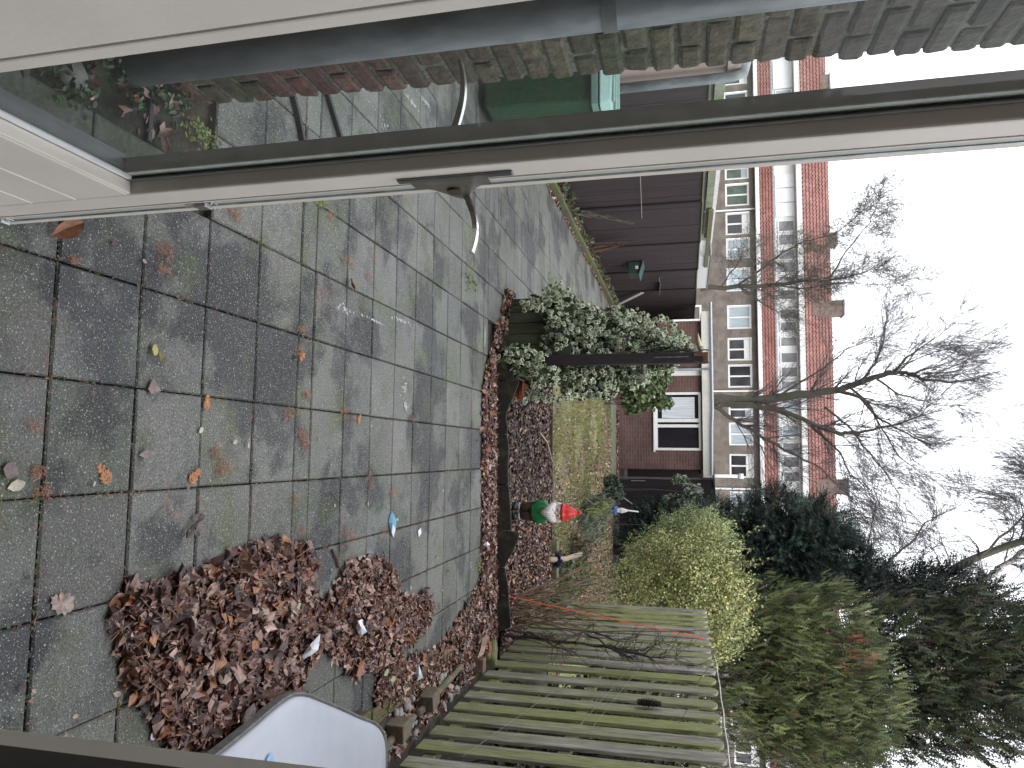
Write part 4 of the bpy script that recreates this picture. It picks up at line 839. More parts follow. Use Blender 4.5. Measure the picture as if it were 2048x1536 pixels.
limb_tree('far_bare_tree', 'grey bare trunk glimpsed behind the conifers at the far right', 19, [([(1400, 1380), (1800, 1450), (1950, 1472), (2060, 1512), (2200, 1560)], .09, .05, 5, .2)], BARK, o2, 1)

# ---- conifers
FR = [t_frond(i, 5, .12+.05*i, .036, .24) for i in range(4)]; SPR = [t_sprig(9, .026), t_sprig(8, .03)]
def crown_points(blobs, n, inner=.35):
    P = []; Nn = []; w = np.array([b[1][0]*b[1][2]+b[1][1]*b[1][2] for b in blobs]); w = w/w.sum()
    for (c, r), k in zip(blobs, (w*n).astype(int)+1):
        d = nr.normal(0, 1, (k, 3)); d /= np.linalg.norm(d, axis=1, keepdims=True)
        lump = 1+.13*np.sin(d[:, 0]*7+c[2]*3)*np.sin(d[:, 2]*6+c[0])+.08*np.sin(d[:, 1]*13+d[:, 2]*11)
        s_ = (inner+(1-inner)*nr.uniform(0, 1, k)**.45)*lump
        P.append(np.array(c)+d*np.array(r)*s_[:, None]); Nn.append(d/np.array(r))
    P = np.concatenate(P); Nn = np.concatenate(Nn); Nn /= np.linalg.norm(Nn, axis=1, keepdims=True); return P, Nn
def conifer(name, label, blobs, n, tpl, size, cols, up, out, M, trunk, mixf=None):
    x, y = trunk[:2]; root = thing(name, (x, y, 0), label, 'tree')
    P, N_ = crown_points(blobs, n//7, .5); nc = len(P); P = np.repeat(P, 7, 0); N_ = np.repeat(N_, 7, 0); cl = Cloud(); k = len(P); idx = nr.randint(0, len(tpl), k)
    tone = np.repeat(nr.uniform(.3, 1.2, (nc, 1)), 7, 0); dirj = np.repeat(nr.normal(0, .25, (nc, 3)), 7, 0); P = P+nr.normal(0, size*.33, (k, 3))*np.array([.7, .7, 1.0])
    Y = N_*out+np.array([0, 0, up])+dirj+nr.normal(0, .22, (k, 3)); Z = N_+np.array([0, 0, .4])+nr.normal(0, .3, (k, 3))
    rot = frames(Y, Z); c = pick(cols, k, .25)*tone
    if mixf is not None: c = mixf(P, c)
    s_ = nr.uniform(size*.6, size*1.25, k)
    for i in range(len(tpl)):
        m_ = idx == i; cl.add(tpl[i], P[m_], rot[m_], s_[m_], c[m_])
    cl.build('crown', M, root)
    tr = MB(); tr.tube([(x, y, -.1), (x+.05, y, trunk[2]*.5), (x, y+.05, trunk[2])], [trunk[3], trunk[3]*.7, .02], 8)
    for b in blobs:
        c_ = b[0]; tr.tube([(x, y, min(c_[2], trunk[2]*.9)), ((x+c_[0])/2, (y+c_[1])/2, c_[2]), (c_[0], c_[1], c_[2]+.1)], [trunk[3]*.5, trunk[3]*.3, .01], 5)
        for j in range(14):
            d = Vector((rnd.gauss(0, 1), rnd.gauss(0, 1), rnd.gauss(.3, .5))).normalized(); tr.tube([Vector(c_), Vector(c_)+Vector((d.x*b[1][0], d.y*b[1][1], d.z*b[1][2]))*.85], [.018, .005], 3, cap=False)
    tr.build('trunk', BARKD, root, smooth=True); return root
CON = mat('conifer_foliage', (1, 1, 1), .6, attr=True, var=.2, vs=12, spec=.3)
def brownpatch(c0, r0):
    def f(P, c):
        d = np.linalg.norm((P-np.array(c0))/r0, axis=1); m_ = (d < 1) & (nr.uniform(0, 1, len(P)) < .85); c = c.copy(); c[m_] = pick([(.20, .08, .045), (.10, .045, .03), (.26, .12, .065), (.05, .03, .025)], m_.sum(), .3); 
        m2 = nr.uniform(0, 1, len(P)) < .03; c[m2] = pick([(.11, .06, .035)], m2.sum()); return c
    return f
D1 = 12.0
def blob(px, py, D, rx, ry, rz): p = at(px, py, D); return ((p[0], D, p[2]), (rx, ry, rz))
bp1 = at(1725, 1318, D1-1.0)
thuja_b = [blob(1560, 1260, D1, .78, .8, .75), blob(1640, 1290, D1, .92, .9, .85), blob(1600, 1400, D1, .95, .9, .9), blob(1640, 1480, D1, .62, .8, .8), blob(1540, 1330, D1, .8, .8, .55), blob(1700, 1400, D1+.2, .85, .8, .7), blob(1560, 1430, D1, .8, .8, .6), (( (at(1560, 1370, D1)[0]), D1, 1.5), (1.1, .9, 1.4))]
conifer('thuja', 'dense green thuja with a brown dead patch, beside the picket fence', thuja_b, 23000, FR, .18, [(.12, .15, .055), (.08, .11, .045), (.18, .20, .075), (.05, .07, .03), (.14, .165, .07)], 1.25, .55, CON, (at(1560, 1370, D1)[0], D1, 4.6, .12), brownpatch(bp1, .45))
D2 = 13.2
thuja2 = [blob(1830, 1300, D2, .95, .9, 1.0), blob(1800, 1400, D2, .85, .9, .9), blob(1920, 1290, D2, .95, .9, .9), blob(1990, 1270, D2, .75, .8, .9), blob(1930, 1380, D2, 1.0, .9, .9), blob(2030, 1330, D2, 1.05, .9, 1.0), blob(2060, 1420, D2, .9, .9, .9), blob(1860, 1450, D2, .55, .7, .7), blob(1760, 1270, D2, .6, .7, .5), blob(2150, 1330, D2, .9, .8, 1.0), blob(1730, 1420, D2, .8, .8, .7)]
conifer('tall_thuja', 'tall dark thuja with ragged gaps rising above the brown-patched one', thuja2, 14000, FR, .25, [(.09, .11, .045), (.045, .065, .032), (.035, .052, .028), (.065, .085, .038), (.028, .04, .024), (.07, .05, .035)], 1.0, .6, CON, (at(1850, 1360, D2)[0], D2, 7.5, .14))
D3 = 16.0
spr = [blob(1500, 1080, D3, .75, .7, .7), blob(1560, 1050, D3, .75, .7, .6), blob(1600, 1090, D3, .9, .8, .7), blob(1640, 1060, D3, .5, .6, .45), blob(1655, 1115, D3, .75, .7, .6), blob(1700, 1140, D3, .55, .6, .5), blob(1560, 1140, D3, .9, .8, .8), blob(1740, 1165, D3, .35, .5, .45), blob(1500, 1170, D3, .9, .8, .9), ((at(1500, 1120, D3)[0], D3, 1.6), (1.1, .8, 1.5))]
conifer('blue_spruce', 'dark blue-green spruce in the middle distance behind the hedge', spr, 12500, SPR, .27, [(.035, .062, .045), (.022, .040, .032), (.055, .09, .068), (.014, .024, .018), (.075, .115, .09)], .15, 1.0, CON, (at(1500, 1110, D3)[0], D3, 4.6, .12))
D4 = 15.0
sp2 = [blob(1790, 1160, D4, .35, .4, .4), blob(1830, 1175, D4, .35, .4, .35), blob(1880, 1175, D4, .35, .4, .35), blob(1920, 1190, D4, .4, .4, .35), blob(1975, 1200, D4, .3, .4, .3), blob(1850, 1210, D4, .6, .5, .6)]
conifer('ragged_spruce', 'ragged spruce top with loose upright shoots behind the tall thuja', sp2, 700, SPR, .36, [(.035, .05, .04), (.025, .035, .03), (.05, .065, .05)], .8, .8, CON, (at(1850, 1220, D4)[0], D4, 6.0, .08))
# ================================================================== HEDGE
def leafcloud(name, label, cat, blobs, n, tpls, size, cols, loc, M, stems=None, up=.4, cmix=None, group=None, inner=.5, rag=0):
    root = thing(name, loc, label, cat, group); P, N_ = crown_points(blobs, n, inner); m0 = P[:, 2] > .02; P = P[m0]; N_ = N_[m0]
    if rag: P = P+N_*rag*(np.sin(P[:, 0:1]*23+P[:, 2:3]*17)+np.sin(P[:, 2:3]*31-P[:, 1:2]*19)+nr.exponential(.6, (len(P), 1)))
    k = len(P); cl = Cloud(); idx = nr.randint(0, len(tpls), k); Z = N_+nr.normal(0, .5, (k, 3)); Y = nr.normal(0, .8, (k, 3))+np.array([0, 0, up]); rot = frames(Y, Z); c = cols(P, k) if callable(cols) else pick(cols, k, .3); s_ = nr.uniform(size*.65, size*1.25, k)
    for i in range(len(tpls)):
        m_ = idx == i; cl.add(tpls[i], P[m_], rot[m_], s_[m_], c[m_], None if cmix is None else pick(cmix, m_.sum(), .15))
    cl.build('leaves', M, root)
    if stems:
        st = MB()
        for _ in range(stems):
            b = rnd.choice(blobs); c_ = Vector(b[0]); d = Vector((rnd.gauss(0, .5), rnd.gauss(0, .5), rnd.gauss(.5, .4))); e = c_+Vector((d.x*b[1][0], d.y*b[1][1], d.z*b[1][2])); g_ = Vector((c_.x+rnd.uniform(-.3, .3)*b[1][0], c_.y+rnd.uniform(-.3, .3), 0)); st.tube([Vector((loc[0], loc[1], -.02)), g_, (g_+c_)/2+Vector((rnd.uniform(-.1, .1), 0, 0)), c_, e], [.006, .006, .0055, .005, .002], 4, cap=False)
        st.build('stems', BARKD, root)
    return root
def hcol(P, k):
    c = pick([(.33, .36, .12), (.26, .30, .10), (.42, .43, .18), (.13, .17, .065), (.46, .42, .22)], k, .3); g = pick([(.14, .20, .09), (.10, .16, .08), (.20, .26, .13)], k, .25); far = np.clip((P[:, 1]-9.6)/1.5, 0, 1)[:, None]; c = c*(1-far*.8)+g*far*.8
    y = nr.uniform(0, 1, k) < .05; c[y] = pick([(.34, .25, .10), (.38, .33, .20)], y.sum()); return c
hb_ = [blob(1400, 1200, 9.0, .48, .55, .40), blob(1330, 1220, 9.0, .48, .6, .45), blob(1440, 1240, 9.0, .36, .5, .34), blob(1360, 1130, 9.4, .38, .6, .42), blob(1260, 1180, 9.2, .34, .5, .30), blob(1380, 1160, 9.3, .45, .6, .45), blob(1450, 1180, 9.3, .35, .5, .28), blob(1420, 1100, 10.3, .45, .7, .40), blob(1360, 1080, 10.8, .36, .8, .45), blob(1400, 1060, 11.3, .35, .9, .40), blob(1300, 1110, 10.2, .30, .6, .35), blob(1400, 1290, 8.9, .26, .4, .3)]
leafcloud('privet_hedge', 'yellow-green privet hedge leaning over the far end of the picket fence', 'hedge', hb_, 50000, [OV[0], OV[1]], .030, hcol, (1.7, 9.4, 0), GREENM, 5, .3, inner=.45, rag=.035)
# long stray shoots out of the hedge
stp = MB(); scl = Cloud(); pts_ = []
for i in range(60):
    a = Vector(at(rnd.uniform(1380, 1490), rnd.uniform(1070, 1280), 9.2)); b = a+Vector((rnd.gauss(-.05, .15), rnd.gauss(0, .1), rnd.uniform(.15, .42))); stp.tube([a, (a+b)/2+Vector((.02, 0, 0)), b], [.004, .003, .002], 3, cap=False)
    for j in range(14): pts_.append(a.lerp(b, rnd.random())+Vector((rnd.gauss(0, .015), rnd.gauss(0, .015), rnd.gauss(0, .01))))
hr = [o for o in bpy.data.objects if o.name == 'privet_hedge'][0]
Pp = np.array(pts_); scl.add(OV[0], Pp, frames(nr.normal(0, 1, (len(Pp), 3)), nr.normal(0, 1, (len(Pp), 3))), nr.uniform(.025, .05, len(Pp)), pick([(.16, .19, .06), (.20, .19, .08)], len(Pp), .2)); scl.build('shoot_leaves', GREENM, hr); stp.build('shoots', BARK, hr)
# dark undergrowth stems below hedge
us = thing('undergrowth_stems', (1.2, 9.5, 0), 'tangle of thin dark arching stems under the left side of the hedge', 'stems')
mb = MB()
for i in range(9):
    a = Vector((rnd.uniform(1.15, 1.8), rnd.uniform(8.8, 11), 0)); L_ = rnd.uniform(.4, 1.0); p = [a]; d = Vector((rnd.gauss(-.1, .3), rnd.gauss(0, .3), 1))
    for k in range(6): d = (d+Vector((rnd.gauss(-.05, .1), rnd.gauss(0, .1), -.06))).normalized(); p.append(p[-1]+d*L_/6)
    mb.tube(p, [.004, .004, .004, .003, .003, .002, .002], 3, cap=False)
mb.build('stems', BARKD, us)
# ================================================================== BARE SHRUB at the fence
bs = thing('bare_shrub', (1.45, 6.5, 0), 'bare shrub with a mass of brown canes against the far picket fence', 'shrub')
BCN = mat('brown_cane', (.20, .135, .085), .85, col2=(.30, .25, .18), scale=4, var=.35, vs=30); mb = MB()
for i in range(58):
    a = Vector((1.46+rnd.uniform(-.18, .12), 6.55+rnd.uniform(-.25, .5), .0)); L_ = rnd.uniform(.35, 1.15); d = Vector((rnd.gauss(-.16, .26), rnd.gauss(.05, .4), 1)).normalized(); p = [a]
    for k in range(7): d = (d+Vector((rnd.gauss(0, .10), rnd.gauss(0, .12), .05))).normalized(); p.append(p[-1]+d*L_/7)
    mb.tube(p, [.007, .007, .006, .005, .0045, .004, .003, .002], 4, cap=False)
    if rnd.random() < .6:
        q = p[4]; d2 = (d+Vector((rnd.gauss(0, .6), rnd.gauss(0, .6), .2))).normalized(); mb.tube([q, q+d2*.12, q+d2*.3+Vector((0, 0, .03))], [.005, .004, .002], 3, cap=False)
mb.build('canes', BCN, bs)
bl = MB(); lim = [[(1010, 1270), (1090, 1279), (1150, 1286), (1210, 1293), (1260, 1304), (1310, 1290), (1335, 1284)], [(1150, 1285), (1165, 1262), (1230, 1281), (1270, 1275)], [(1120, 1281), (1170, 1262), (1210, 1290), (1255, 1300), (1300, 1300)], [(1260, 1304), (1300, 1315), (1350, 1316)], [(1000, 1262), (1060, 1265), (1090, 1278), (1115, 1295), (1150, 1305)], [(1210, 1292), (1250, 1308), (1240, 1312)], [(1040, 1230), (1180, 1240), (1300, 1245), (1400, 1240)], [(1080, 1258), (1250, 1262), (1380, 1262), (1500, 1255)]]
for i, l in enumerate(lim):
    p = wob_path([aX(x, y, 1.52-.01*i) for x, y in l], 3, .04); r0 = .018 if i == 0 else (.012 if i < 6 else .006); bl.tube(p, [r0*(1-.75*k/(len(p)-1)) for k in range(len(p))], 5, cap=False)
    if i < 6:
        for j in range(16): q = p[rnd.randint(len(p)//3, len(p)-1)]; grow(bl, q, Vector((rnd.gauss(0, .5), rnd.gauss(0, .5), rnd.gauss(.6, .5))), .13, .004, 1, dict(seg=.03, curl=.3, bias=(0, 0, 1), bk=.1, rmin=.0016, kids=[3], ang=(.4, 1.1), L=.1))
bl.build('dark_branches', BARKD, bs)
oc2 = MB(); a = aX(1408, 1277, 1.55); b = G(1005, 1190, .03); p = [tuple(Vector(b).lerp(Vector(a), t/8)+Vector((0, 0, -.02*math.sin(math.pi*t/8)))) for t in range(9)]
tag(oc2.tube(p, .0048, 6).build('orange_cord', mat('orange_cord', (.62, .10, .03), .6)), 'bright orange cord stretched from the leafy bed up to the picket fence', 'cord')
# twigs behind the fence top
bt = thing('bare_bush', (2.6, 6.5, 0), 'bare pale-twigged bush behind the near part of the picket fence', 'shrub'); mb = MB()
for i in range(34):
    a = Vector((rnd.uniform(1.95, 3.0), rnd.uniform(4.3, 6.8), 0)); L_ = rnd.uniform(1.8, 2.45); d = Vector((rnd.gauss(-.05, .16), rnd.gauss(0, .16), 1)).normalized(); p = [a]
    for k in range(10): d = (d+Vector((rnd.gauss(-.01, .06), rnd.gauss(0, .06), .02))).normalized(); p.append(p[-1]+d*L_/10)
    mb.tube(p, [.008-.0006*k for k in range(11)], 3, cap=False)
    for j in range(4): q = p[rnd.randint(5, 10)]; grow(mb, q, d+Vector((rnd.gauss(0, .7), rnd.gauss(0, .7), 0)), .35, .0035, 1, dict(seg=.08, curl=.12, bias=(0, 0, 1), bk=.05, rmin=.0016, kids=[2], ang=(.4, .9), L=.1))
mb.build('twigs', BARK, bt)
leafcloud('evergreen_behind_fence', 'leafy dark green shrub glimpsed through the gaps of the picket fence', 'shrub', [((2.5, 4.6, .9), (.45, .9, .85)), ((2.5, 6.0, .8), (.45, .9, .8)), ((2.6, 3.4, .9), (.45, .8, .85)), ((2.6, 7.3, .8), (.4, .8, .8))], 11000, [OV[0]], .07, [(.025, .038, .016), (.045, .065, .022), (.014, .02, .010)], (2.5, 5, 0), GREENM, 20)
# ================================================================== IVY SCREEN
ivp = thing('wooden_post', (-.80, 6.12, 0), 'tall dark brown wooden post wrapped in variegated ivy, with a metal fitting at its top', 'post')
MB().box(-.835, -.745, 6.08, 6.17, 0, 1.70).build('shaft', BROWNP, ivp, bevel=.005)
MB().box(-.800, -.790, 6.074, 6.079, 1.30, 1.58).build('fitting_rod', STEEL, ivp)
MB().box(-.832, -.748, 6.085, 6.165, 1.702, 1.735).box(-.83, -.80, 6.07, 6.079, 1.62, 1.70).build('top_block', mat('rusty_wood', (.12, .055, .035), .8, var=.4, vs=30), ivp, bevel=.003)
for s_ in (-1, 1): MB().tube([(-.79+s_*.03, 6.07, 1.62), (-.79+s_*.055, 6.05, 1.70), (-.79+s_*.05, 6.04, 1.74)], .006, 6).build('bolt', BARKD, ivp)
ls_ = thing('low_board_screen', (-1.1, 6.25, 0), 'low screen of dark mossy vertical boards below the ivy', 'screen'); mb = MB()
A_, B_ = Vector((-.84, 6.13, 0)), Vector((-1.36, 6.36, 0)); dn = (B_-A_).normalized(); nn = Vector((dn.y, -dn.x, 0)); nbd = 5
for i in range(nbd):
    a = A_+dn*(i*(B_-A_).length/nbd+.002); b = A_+dn*((i+1)*(B_-A_).length/nbd-.003); o_ = nn*rnd.uniform(-.003, .003); mb.extrude([a+o_, b+o_, b+o_+Vector((0, 0, .60+rnd.uniform(-.01, .01))), a+o_+Vector((0, 0, .60))], nn*.02)
mb.build('boards', WOODD, ls_, bevel=.003); MB().bar(B_+Vector((0, 0, .0)), B_+Vector((0, 0, .62)), .05, .05, up=(0, 1, 0)).build('end_post', WOODD, ls_)
MB().bar(A_+Vector((0, .03, .5)), B_+Vector((0, .03, .5)), .03, .05).build('rail', WOODD, ls_)
iv = thing('variegated_ivy', (-.95, 6.6, 0), 'cream and green variegated ivy climbing over the post and trellis', 'ivy')
IB = [blob(1040, 722, 6.02, .13, .12, .17), blob(1020, 715, 6.0, .09, .1, .12), blob(1080, 742, 6.05, .16, .14, .17), blob(1120, 690, 6.25, .22, .20, .16), blob(1150, 760, 6.3, .16, .2, .15), blob(1180, 665, 6.5, .24, .24, .18), blob(1190, 740, 6.4, .24, .22, .18), blob(1110, 630, 6.35, .17, .16, .12), blob(1070, 612, 6.38, .09, .08, .08), blob(1140, 650, 6.45, .17, .2, .15), blob(1240, 680, 6.6, .26, .24, .20), blob(1270, 730, 6.5, .20, .2, .18), blob(1300, 690, 6.6, .19, .2, .17), blob(1330, 715, 6.4, .15, .16, .13), blob(1345, 695, 6.35, .12, .12, .10), blob(1230, 640, 6.7, .13, .16, .16), blob(1200, 775, 6.6, .12, .14, .16), blob(1160, 720, 6.02, .06, .05, .3)]
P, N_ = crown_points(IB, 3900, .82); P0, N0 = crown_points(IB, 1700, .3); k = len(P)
m9 = ~((abs(P0[:, 0]+.79) < .085) & (P0[:, 1] < 6.15) & (P0[:, 2] > .35)); P0 = P0[m9]; N0 = N0[m9]
TD = []
for l in ([(1140, 600), (1095, 588), (1085, 605), (1060, 600)], [(1120, 640), (1090, 620), (1060, 612), (1048, 606)], [(1290, 640), (1330, 640), (1362, 668), (1378, 690)], [(1150, 790), (1120, 800), (1075, 790), (1052, 800)], [(1040, 700), (1005, 712), (990, 718), (986, 735)], [(1180, 620), (1150, 600), (1120, 575), (1100, 578)], [(1240, 640), (1262, 628), (1290, 634)]):
    for a, b in zip(l[:-1], l[1:]):
        for t in np.linspace(0, 1, 16): TD.append(at(a[0]+(b[0]-a[0])*t+rnd.gauss(0, 5), a[1]+(b[1]-a[1])*t+rnd.gauss(0, 5), 6.05+rnd.uniform(0, .12) if l[0][1] > 630 else 6.25+rnd.uniform(0, .1)))
TD = np.array(TD); P = np.concatenate([P, TD]); N_ = np.concatenate([N_, np.tile([0, -1, .2], (len(TD), 1))])
# keep the post face clear above 0.55 m
keep = ~((abs(P[:, 0]+.79) < .072) & (P[:, 1] < 6.09) & (P[:, 2] > .42)); P = P[keep]; N_ = N_[keep]; k = len(P)
N_[:, 1] -= .6; Z = N_+nr.normal(0, .22, (k, 3)); Y = nr.normal(0, .5, (k, 3))+np.array([0, -.2, -.9]); rot = frames(Y, Z)
cl = Cloud(); cl.add(t_ivy(), P, rot, nr.uniform(.030, .056, k), pick([(.085, .13, .08), (.12, .175, .11), (.06, .10, .055), (.16, .21, .13)], k, .25), pick([(.52, .55, .37), (.42, .47, .30), (.60, .62, .45), (.34, .40, .24)], k, .15))
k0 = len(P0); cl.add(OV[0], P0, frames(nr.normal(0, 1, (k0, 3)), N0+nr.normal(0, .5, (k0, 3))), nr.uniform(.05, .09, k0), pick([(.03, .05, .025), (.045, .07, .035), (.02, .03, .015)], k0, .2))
cl.build('leaves', mat('ivy_leaf', (1, 1, 1), .38, attr=True, var=.12, vs=60, spec=.5), iv)
st = MB()
for i in range(26):
    b = rnd.choice(IB); c_ = Vector(b[0]); st.tube([(-.80+rnd.uniform(-.12, .1), 6.25+rnd.uniform(-.1, .2), 0), ((c_.x-.8)/2, (c_.y+6.3)/2, c_.z*.5), c_], [.012, .01, .005], 4, cap=False)
st.tube([aX(1275, 745, -.7), aX(1300, 760, -.66), aX(1318, 785, -.6)], [.008, .006, .004], 4)
st.build('vines', mat('vine', (.12, .085, .06), .8), iv)
tl = MB()
for z in (.3, .6, .9, 1.2, 1.5): tl.bar((-.79, 6.17, z), (-1.0, 8.0, z), .02, .02)
for i in range(7): tl.bar((-.79-.03*i, 6.3+.27*i, 0), (-.79-.03*i, 6.3+.27*i, 1.25 if i > 1 else 1.55), .02, .02, up=(0, 1, 0))
tag(tl.build('trellis', BROWNP), 'dark wooden trellis hidden inside the ivy behind the post', 'trellis')
# sculpture resting in ivy top
orn = thing('bird_ornament', (-.93, 6.2, 1.45), 'pale stone bird ornament with a yellowish pointed beak perched on top of the ivy', 'ornament')
c_ = at(1385, 700, 6.2); STB = mat('weathered_stone', (.30, .29, .22), .85, col2=(.16, .15, .12), scale=30, var=.2)
MB().lathe([(.004, -.075), (.035, -.06), (.05, -.025), (.05, .01), (.036, .04), (.024, .058), (.004, .066)], c_, 16, M=Matrix.Rotation(.5, 3, 'Y')).build('body', STB, orn, smooth=True)
h_ = Vector(c_)+Vector((-.01, -.01, .065)); MB().lathe([(.003, -.028), (.022, -.018), (.028, 0), (.022, .018), (.003, .026)], h_, 12).build('head', STB, orn, smooth=True)
MB().tube([h_+Vector((-.01, 0, 0)), h_+Vector((-.06, -.005, -.012)), h_+Vector((-.13, -.01, -.02))], [.018, .014, .001], 8).build('beak', mat('pale_yellow', (.50, .48, .28), .6), orn, smooth=True)
MB().tube([Vector(c_)+Vector((0, 0, -.06)), Vector(c_)+Vector((.01, 0, -.25))], .01, 6).build('stake', BARKD, orn)
# ================================================================== SMALL PLANTS
ORD = 'nearest second third fourth fifth sixth seventh eighth ninth tenth eleventh twelfth thirteenth fourteenth fifteenth sixteenth'.split()
leafcloud('round_shrub', 'green leafy shrub in front of the brick outbuilding beside the ivy', 'shrub', [blob(1290, 780, 14.5, .38, .4, .36), blob(1270, 800, 14.5, .32, .35, .25), blob(1310, 750, 14.6, .35, .4, .3), blob(1260, 760, 14.5, .35, .4, .3), blob(1325, 805, 14.4, .14, .2, .2)], 2600, [OV[0], OV[2]], .085, [(.06, .10, .035), (.09, .13, .045), (.04, .065, .03), (.11, .15, .07)], (-1.5, 14.5, 0), GREENM, 18)
leafcloud('silvery_shrub', 'silvery grey-green shrub growing against the dark gate', 'shrub', [blob(1350, 1010, 16.2, .22, .2, .3), blob(1385, 985, 16.2, .20, .2, .22), blob(1330, 1035, 16.2, .3, .25, .25), blob(1395, 1020, 16.2, .16, .2, .2), blob(1360, 960, 16.3, .1, .1, .2), blob(1310, 1050, 16.2, .3, .25, .3)], 1100, [OV[1]], .10, [(.17, .20, .15), (.12, .15, .10), (.22, .25, .20)], (1.2, 16.2, 0), GREENM, 24, 1.2, inner=.2)
leafcloud('dark_spurge', 'low dark blue-green bushy plant at the far end of the lawn', 'plant', [blob(1212, 975, 14.0, .20, .2, .14), blob(1235, 985, 14.0, .18, .2, .12), blob(1225, 965, 14.1, .14, .2, .12)], 500, [OV[1]], .075, [(.045, .07, .05), (.03, .05, .035), (.07, .10, .07)], (.7, 14, 0), GREENM, 0, .8)
leafcloud('lavender_bush', 'grey-green feathery lavender bush on the lawn edge', 'bush', [blob(1180, 1035, 11.2, .26, .3, .2), blob(1200, 1015, 11.6, .22, .25, .18), blob(1165, 1050, 10.8, .2, .25, .12)], 2600, [T_STICK], .12, [(.14, .17, .11), (.10, .125, .08), (.18, .20, .14)], (1.0, 11, 0), GREENM, 0, 1.6)
for (x, y, r_, c_, l) in ((1.35, 8.9, .16, [(.12, .16, .09), (.20, .22, .14)], 'low grey-green plant under the hedge nearest the pale stick'), (1.62, 8.75, .18, [(.16, .20, .08), (.10, .14, .06)], 'leafy green seedling clump between the fence and the pale stick'), (1.25, 9.9, .20, [(.15, .11, .07), (.12, .14, .07)], 'withered brown-green clump below the left edge of the hedge'), (1.15, 11.8, .2, [(.11, .14, .09), (.16, .18, .12)], 'low bushy plant below the far end of the hedge'), (1.55, 9.7, .22, [(.10, .13, .05), (.17, .19, .08)], 'dense low foliage under the middle of the hedge')):
    leafcloud('low_plant', l, 'plant', [((x, y, r_*.7), (r_, r_, r_*.9)), ((x+.1, y+.15, r_*.5), (r_, r_, r_*.6))], 420, [OV[1], OV[0]], .05, c_, (x, y, 0), GREENM, 0, .9, group='low plants under the hedge')
leafcloud('yellow_green_plant', 'small yellow-green upright plant beside the lavender bush', 'plant', [blob(1188, 1023, 10.9, .09, .1, .09), blob(1205, 1012, 11.0, .06, .08, .1)], 260, [T_STICK], .13, [(.26, .28, .12), (.20, .24, .09)], (.9, 10.9, 0), GREENM, 0, 2)
leafcloud('striped_plant', 'small pale striped-leaf plant at the foot of the hedge', 'plant', [((1.62, 7.9, .22), (.14, .14, .14))], 120, [OV[1]], .09, [(.24, .32, .24), (.12, .20, .12), (.34, .40, .32)], (1.62, 7.9, 0), GREENM, 0, .6)
for i in range(16):
    y = 8.4+i*.52+rnd.uniform(-.1, .1); x = -3.36+rnd.uniform(-.06, .05); r_ = rnd.uniform(.06, .13)
    leafcloud('border_weed', ORD[i]+' small leafy weed from the near end of the border below the brown fence', 'weed', [((x, y, r_*.6), (r_*.8, r_, r_*.8))], 60, [OV[0]], .05, [(.07, .10, .05), (.12, .14, .08), (.10, .09, .05)], (x, y, 0), GREENM, 0, .6, group='weeds below the brown fence')
for i in range(16):
    x, y = -1.0+rnd.uniform(-.11, .08), 1.1+i*.052; r_ = rnd.uniform(.035, .06)
    leafcloud('bed_weed', ORD[i]+' tiny green weed from the house in the soil bed behind the glass', 'weed', [((x, y, r_*.5), (r_, r_, r_*.6))], 60, [OV[0]], .020, [(.06, .10, .04), (.10, .15, .07), (.05, .08, .05), (.14, .19, .12)], (x, y, 0), GREENM, 0, .6, group='weeds in the soil bed')
# ================================================================== GROUND LITTER
BR = [(.33, .20, .165), (.24, .13, .10), (.15, .065, .05), (.42, .28, .23), (.075, .036, .032), (.27, .165, .14), (.34, .15, .075), (.42, .30, .25), (.09, .06, .058), (.05, .028, .025)]
def pile(name, label, px, n, smin, smax, hmax, slope=.35, world=False, cols=BR):
    poly = [tuple(G(*q)[:2]) for q in px] if not world else px
    P2 = sample(poly, n); d = edged(P2, poly); h = hmax*(1-np.exp(-d*slope/hmax)); wav = .75+.25*np.sin(P2[:, 0]*17+P2[:, 1]*11); h = h*wav
    # drop some near the edge for a ragged outline
    d0 = edged(P2, poly); kp = nr.uniform(0, 1, n) < np.clip(d0/.05+.35, 0, 1); P2 = P2[kp]; h = h[kp]; n = len(P2)
    P2 = P2+nr.normal(0, .012, P2.shape)
    z = h*nr.uniform(.35, 1.05, n)+.006+smax*.12*nr.uniform(0, 1, n); P = np.column_stack([P2, z]); rot = flatrot(n, .42); s_ = nr.uniform(smin, smax, n)*np.where(nr.uniform(0, 1, n) < .08, 1.5, 1)
    top = np.clip((z-.5*h)/(.5*h+.02), .0, 1)[:, None]; c = pick(cols, n, .25)*(1-0*top)
    cl = Cloud(); tp = LOB+OV+[OV[0], T_CHIP]; idx = nr.randint(0, len(tp), n)
    for i in range(len(tp)):
        m_ = idx == i; cl.add(tp[i], P[m_], rot[m_], s_[m_], c[m_])
    # twiggy bits
    m2 = n//6; q = sample(poly, m2); cl.add(T_STICK, np.column_stack([q, hmax*nr.uniform(.2, .9, m2)]), flatrot(m2, .3), np.column_stack([np.full(m2, .04), nr.uniform(.03, .09, m2), np.full(m2, .02)]), pick([(.16, .07, .035), (.12, .06, .04)], m2))
    o = cl.build(name, LEAFM); return tag(o, label, 'leaves', None, 'stuff')
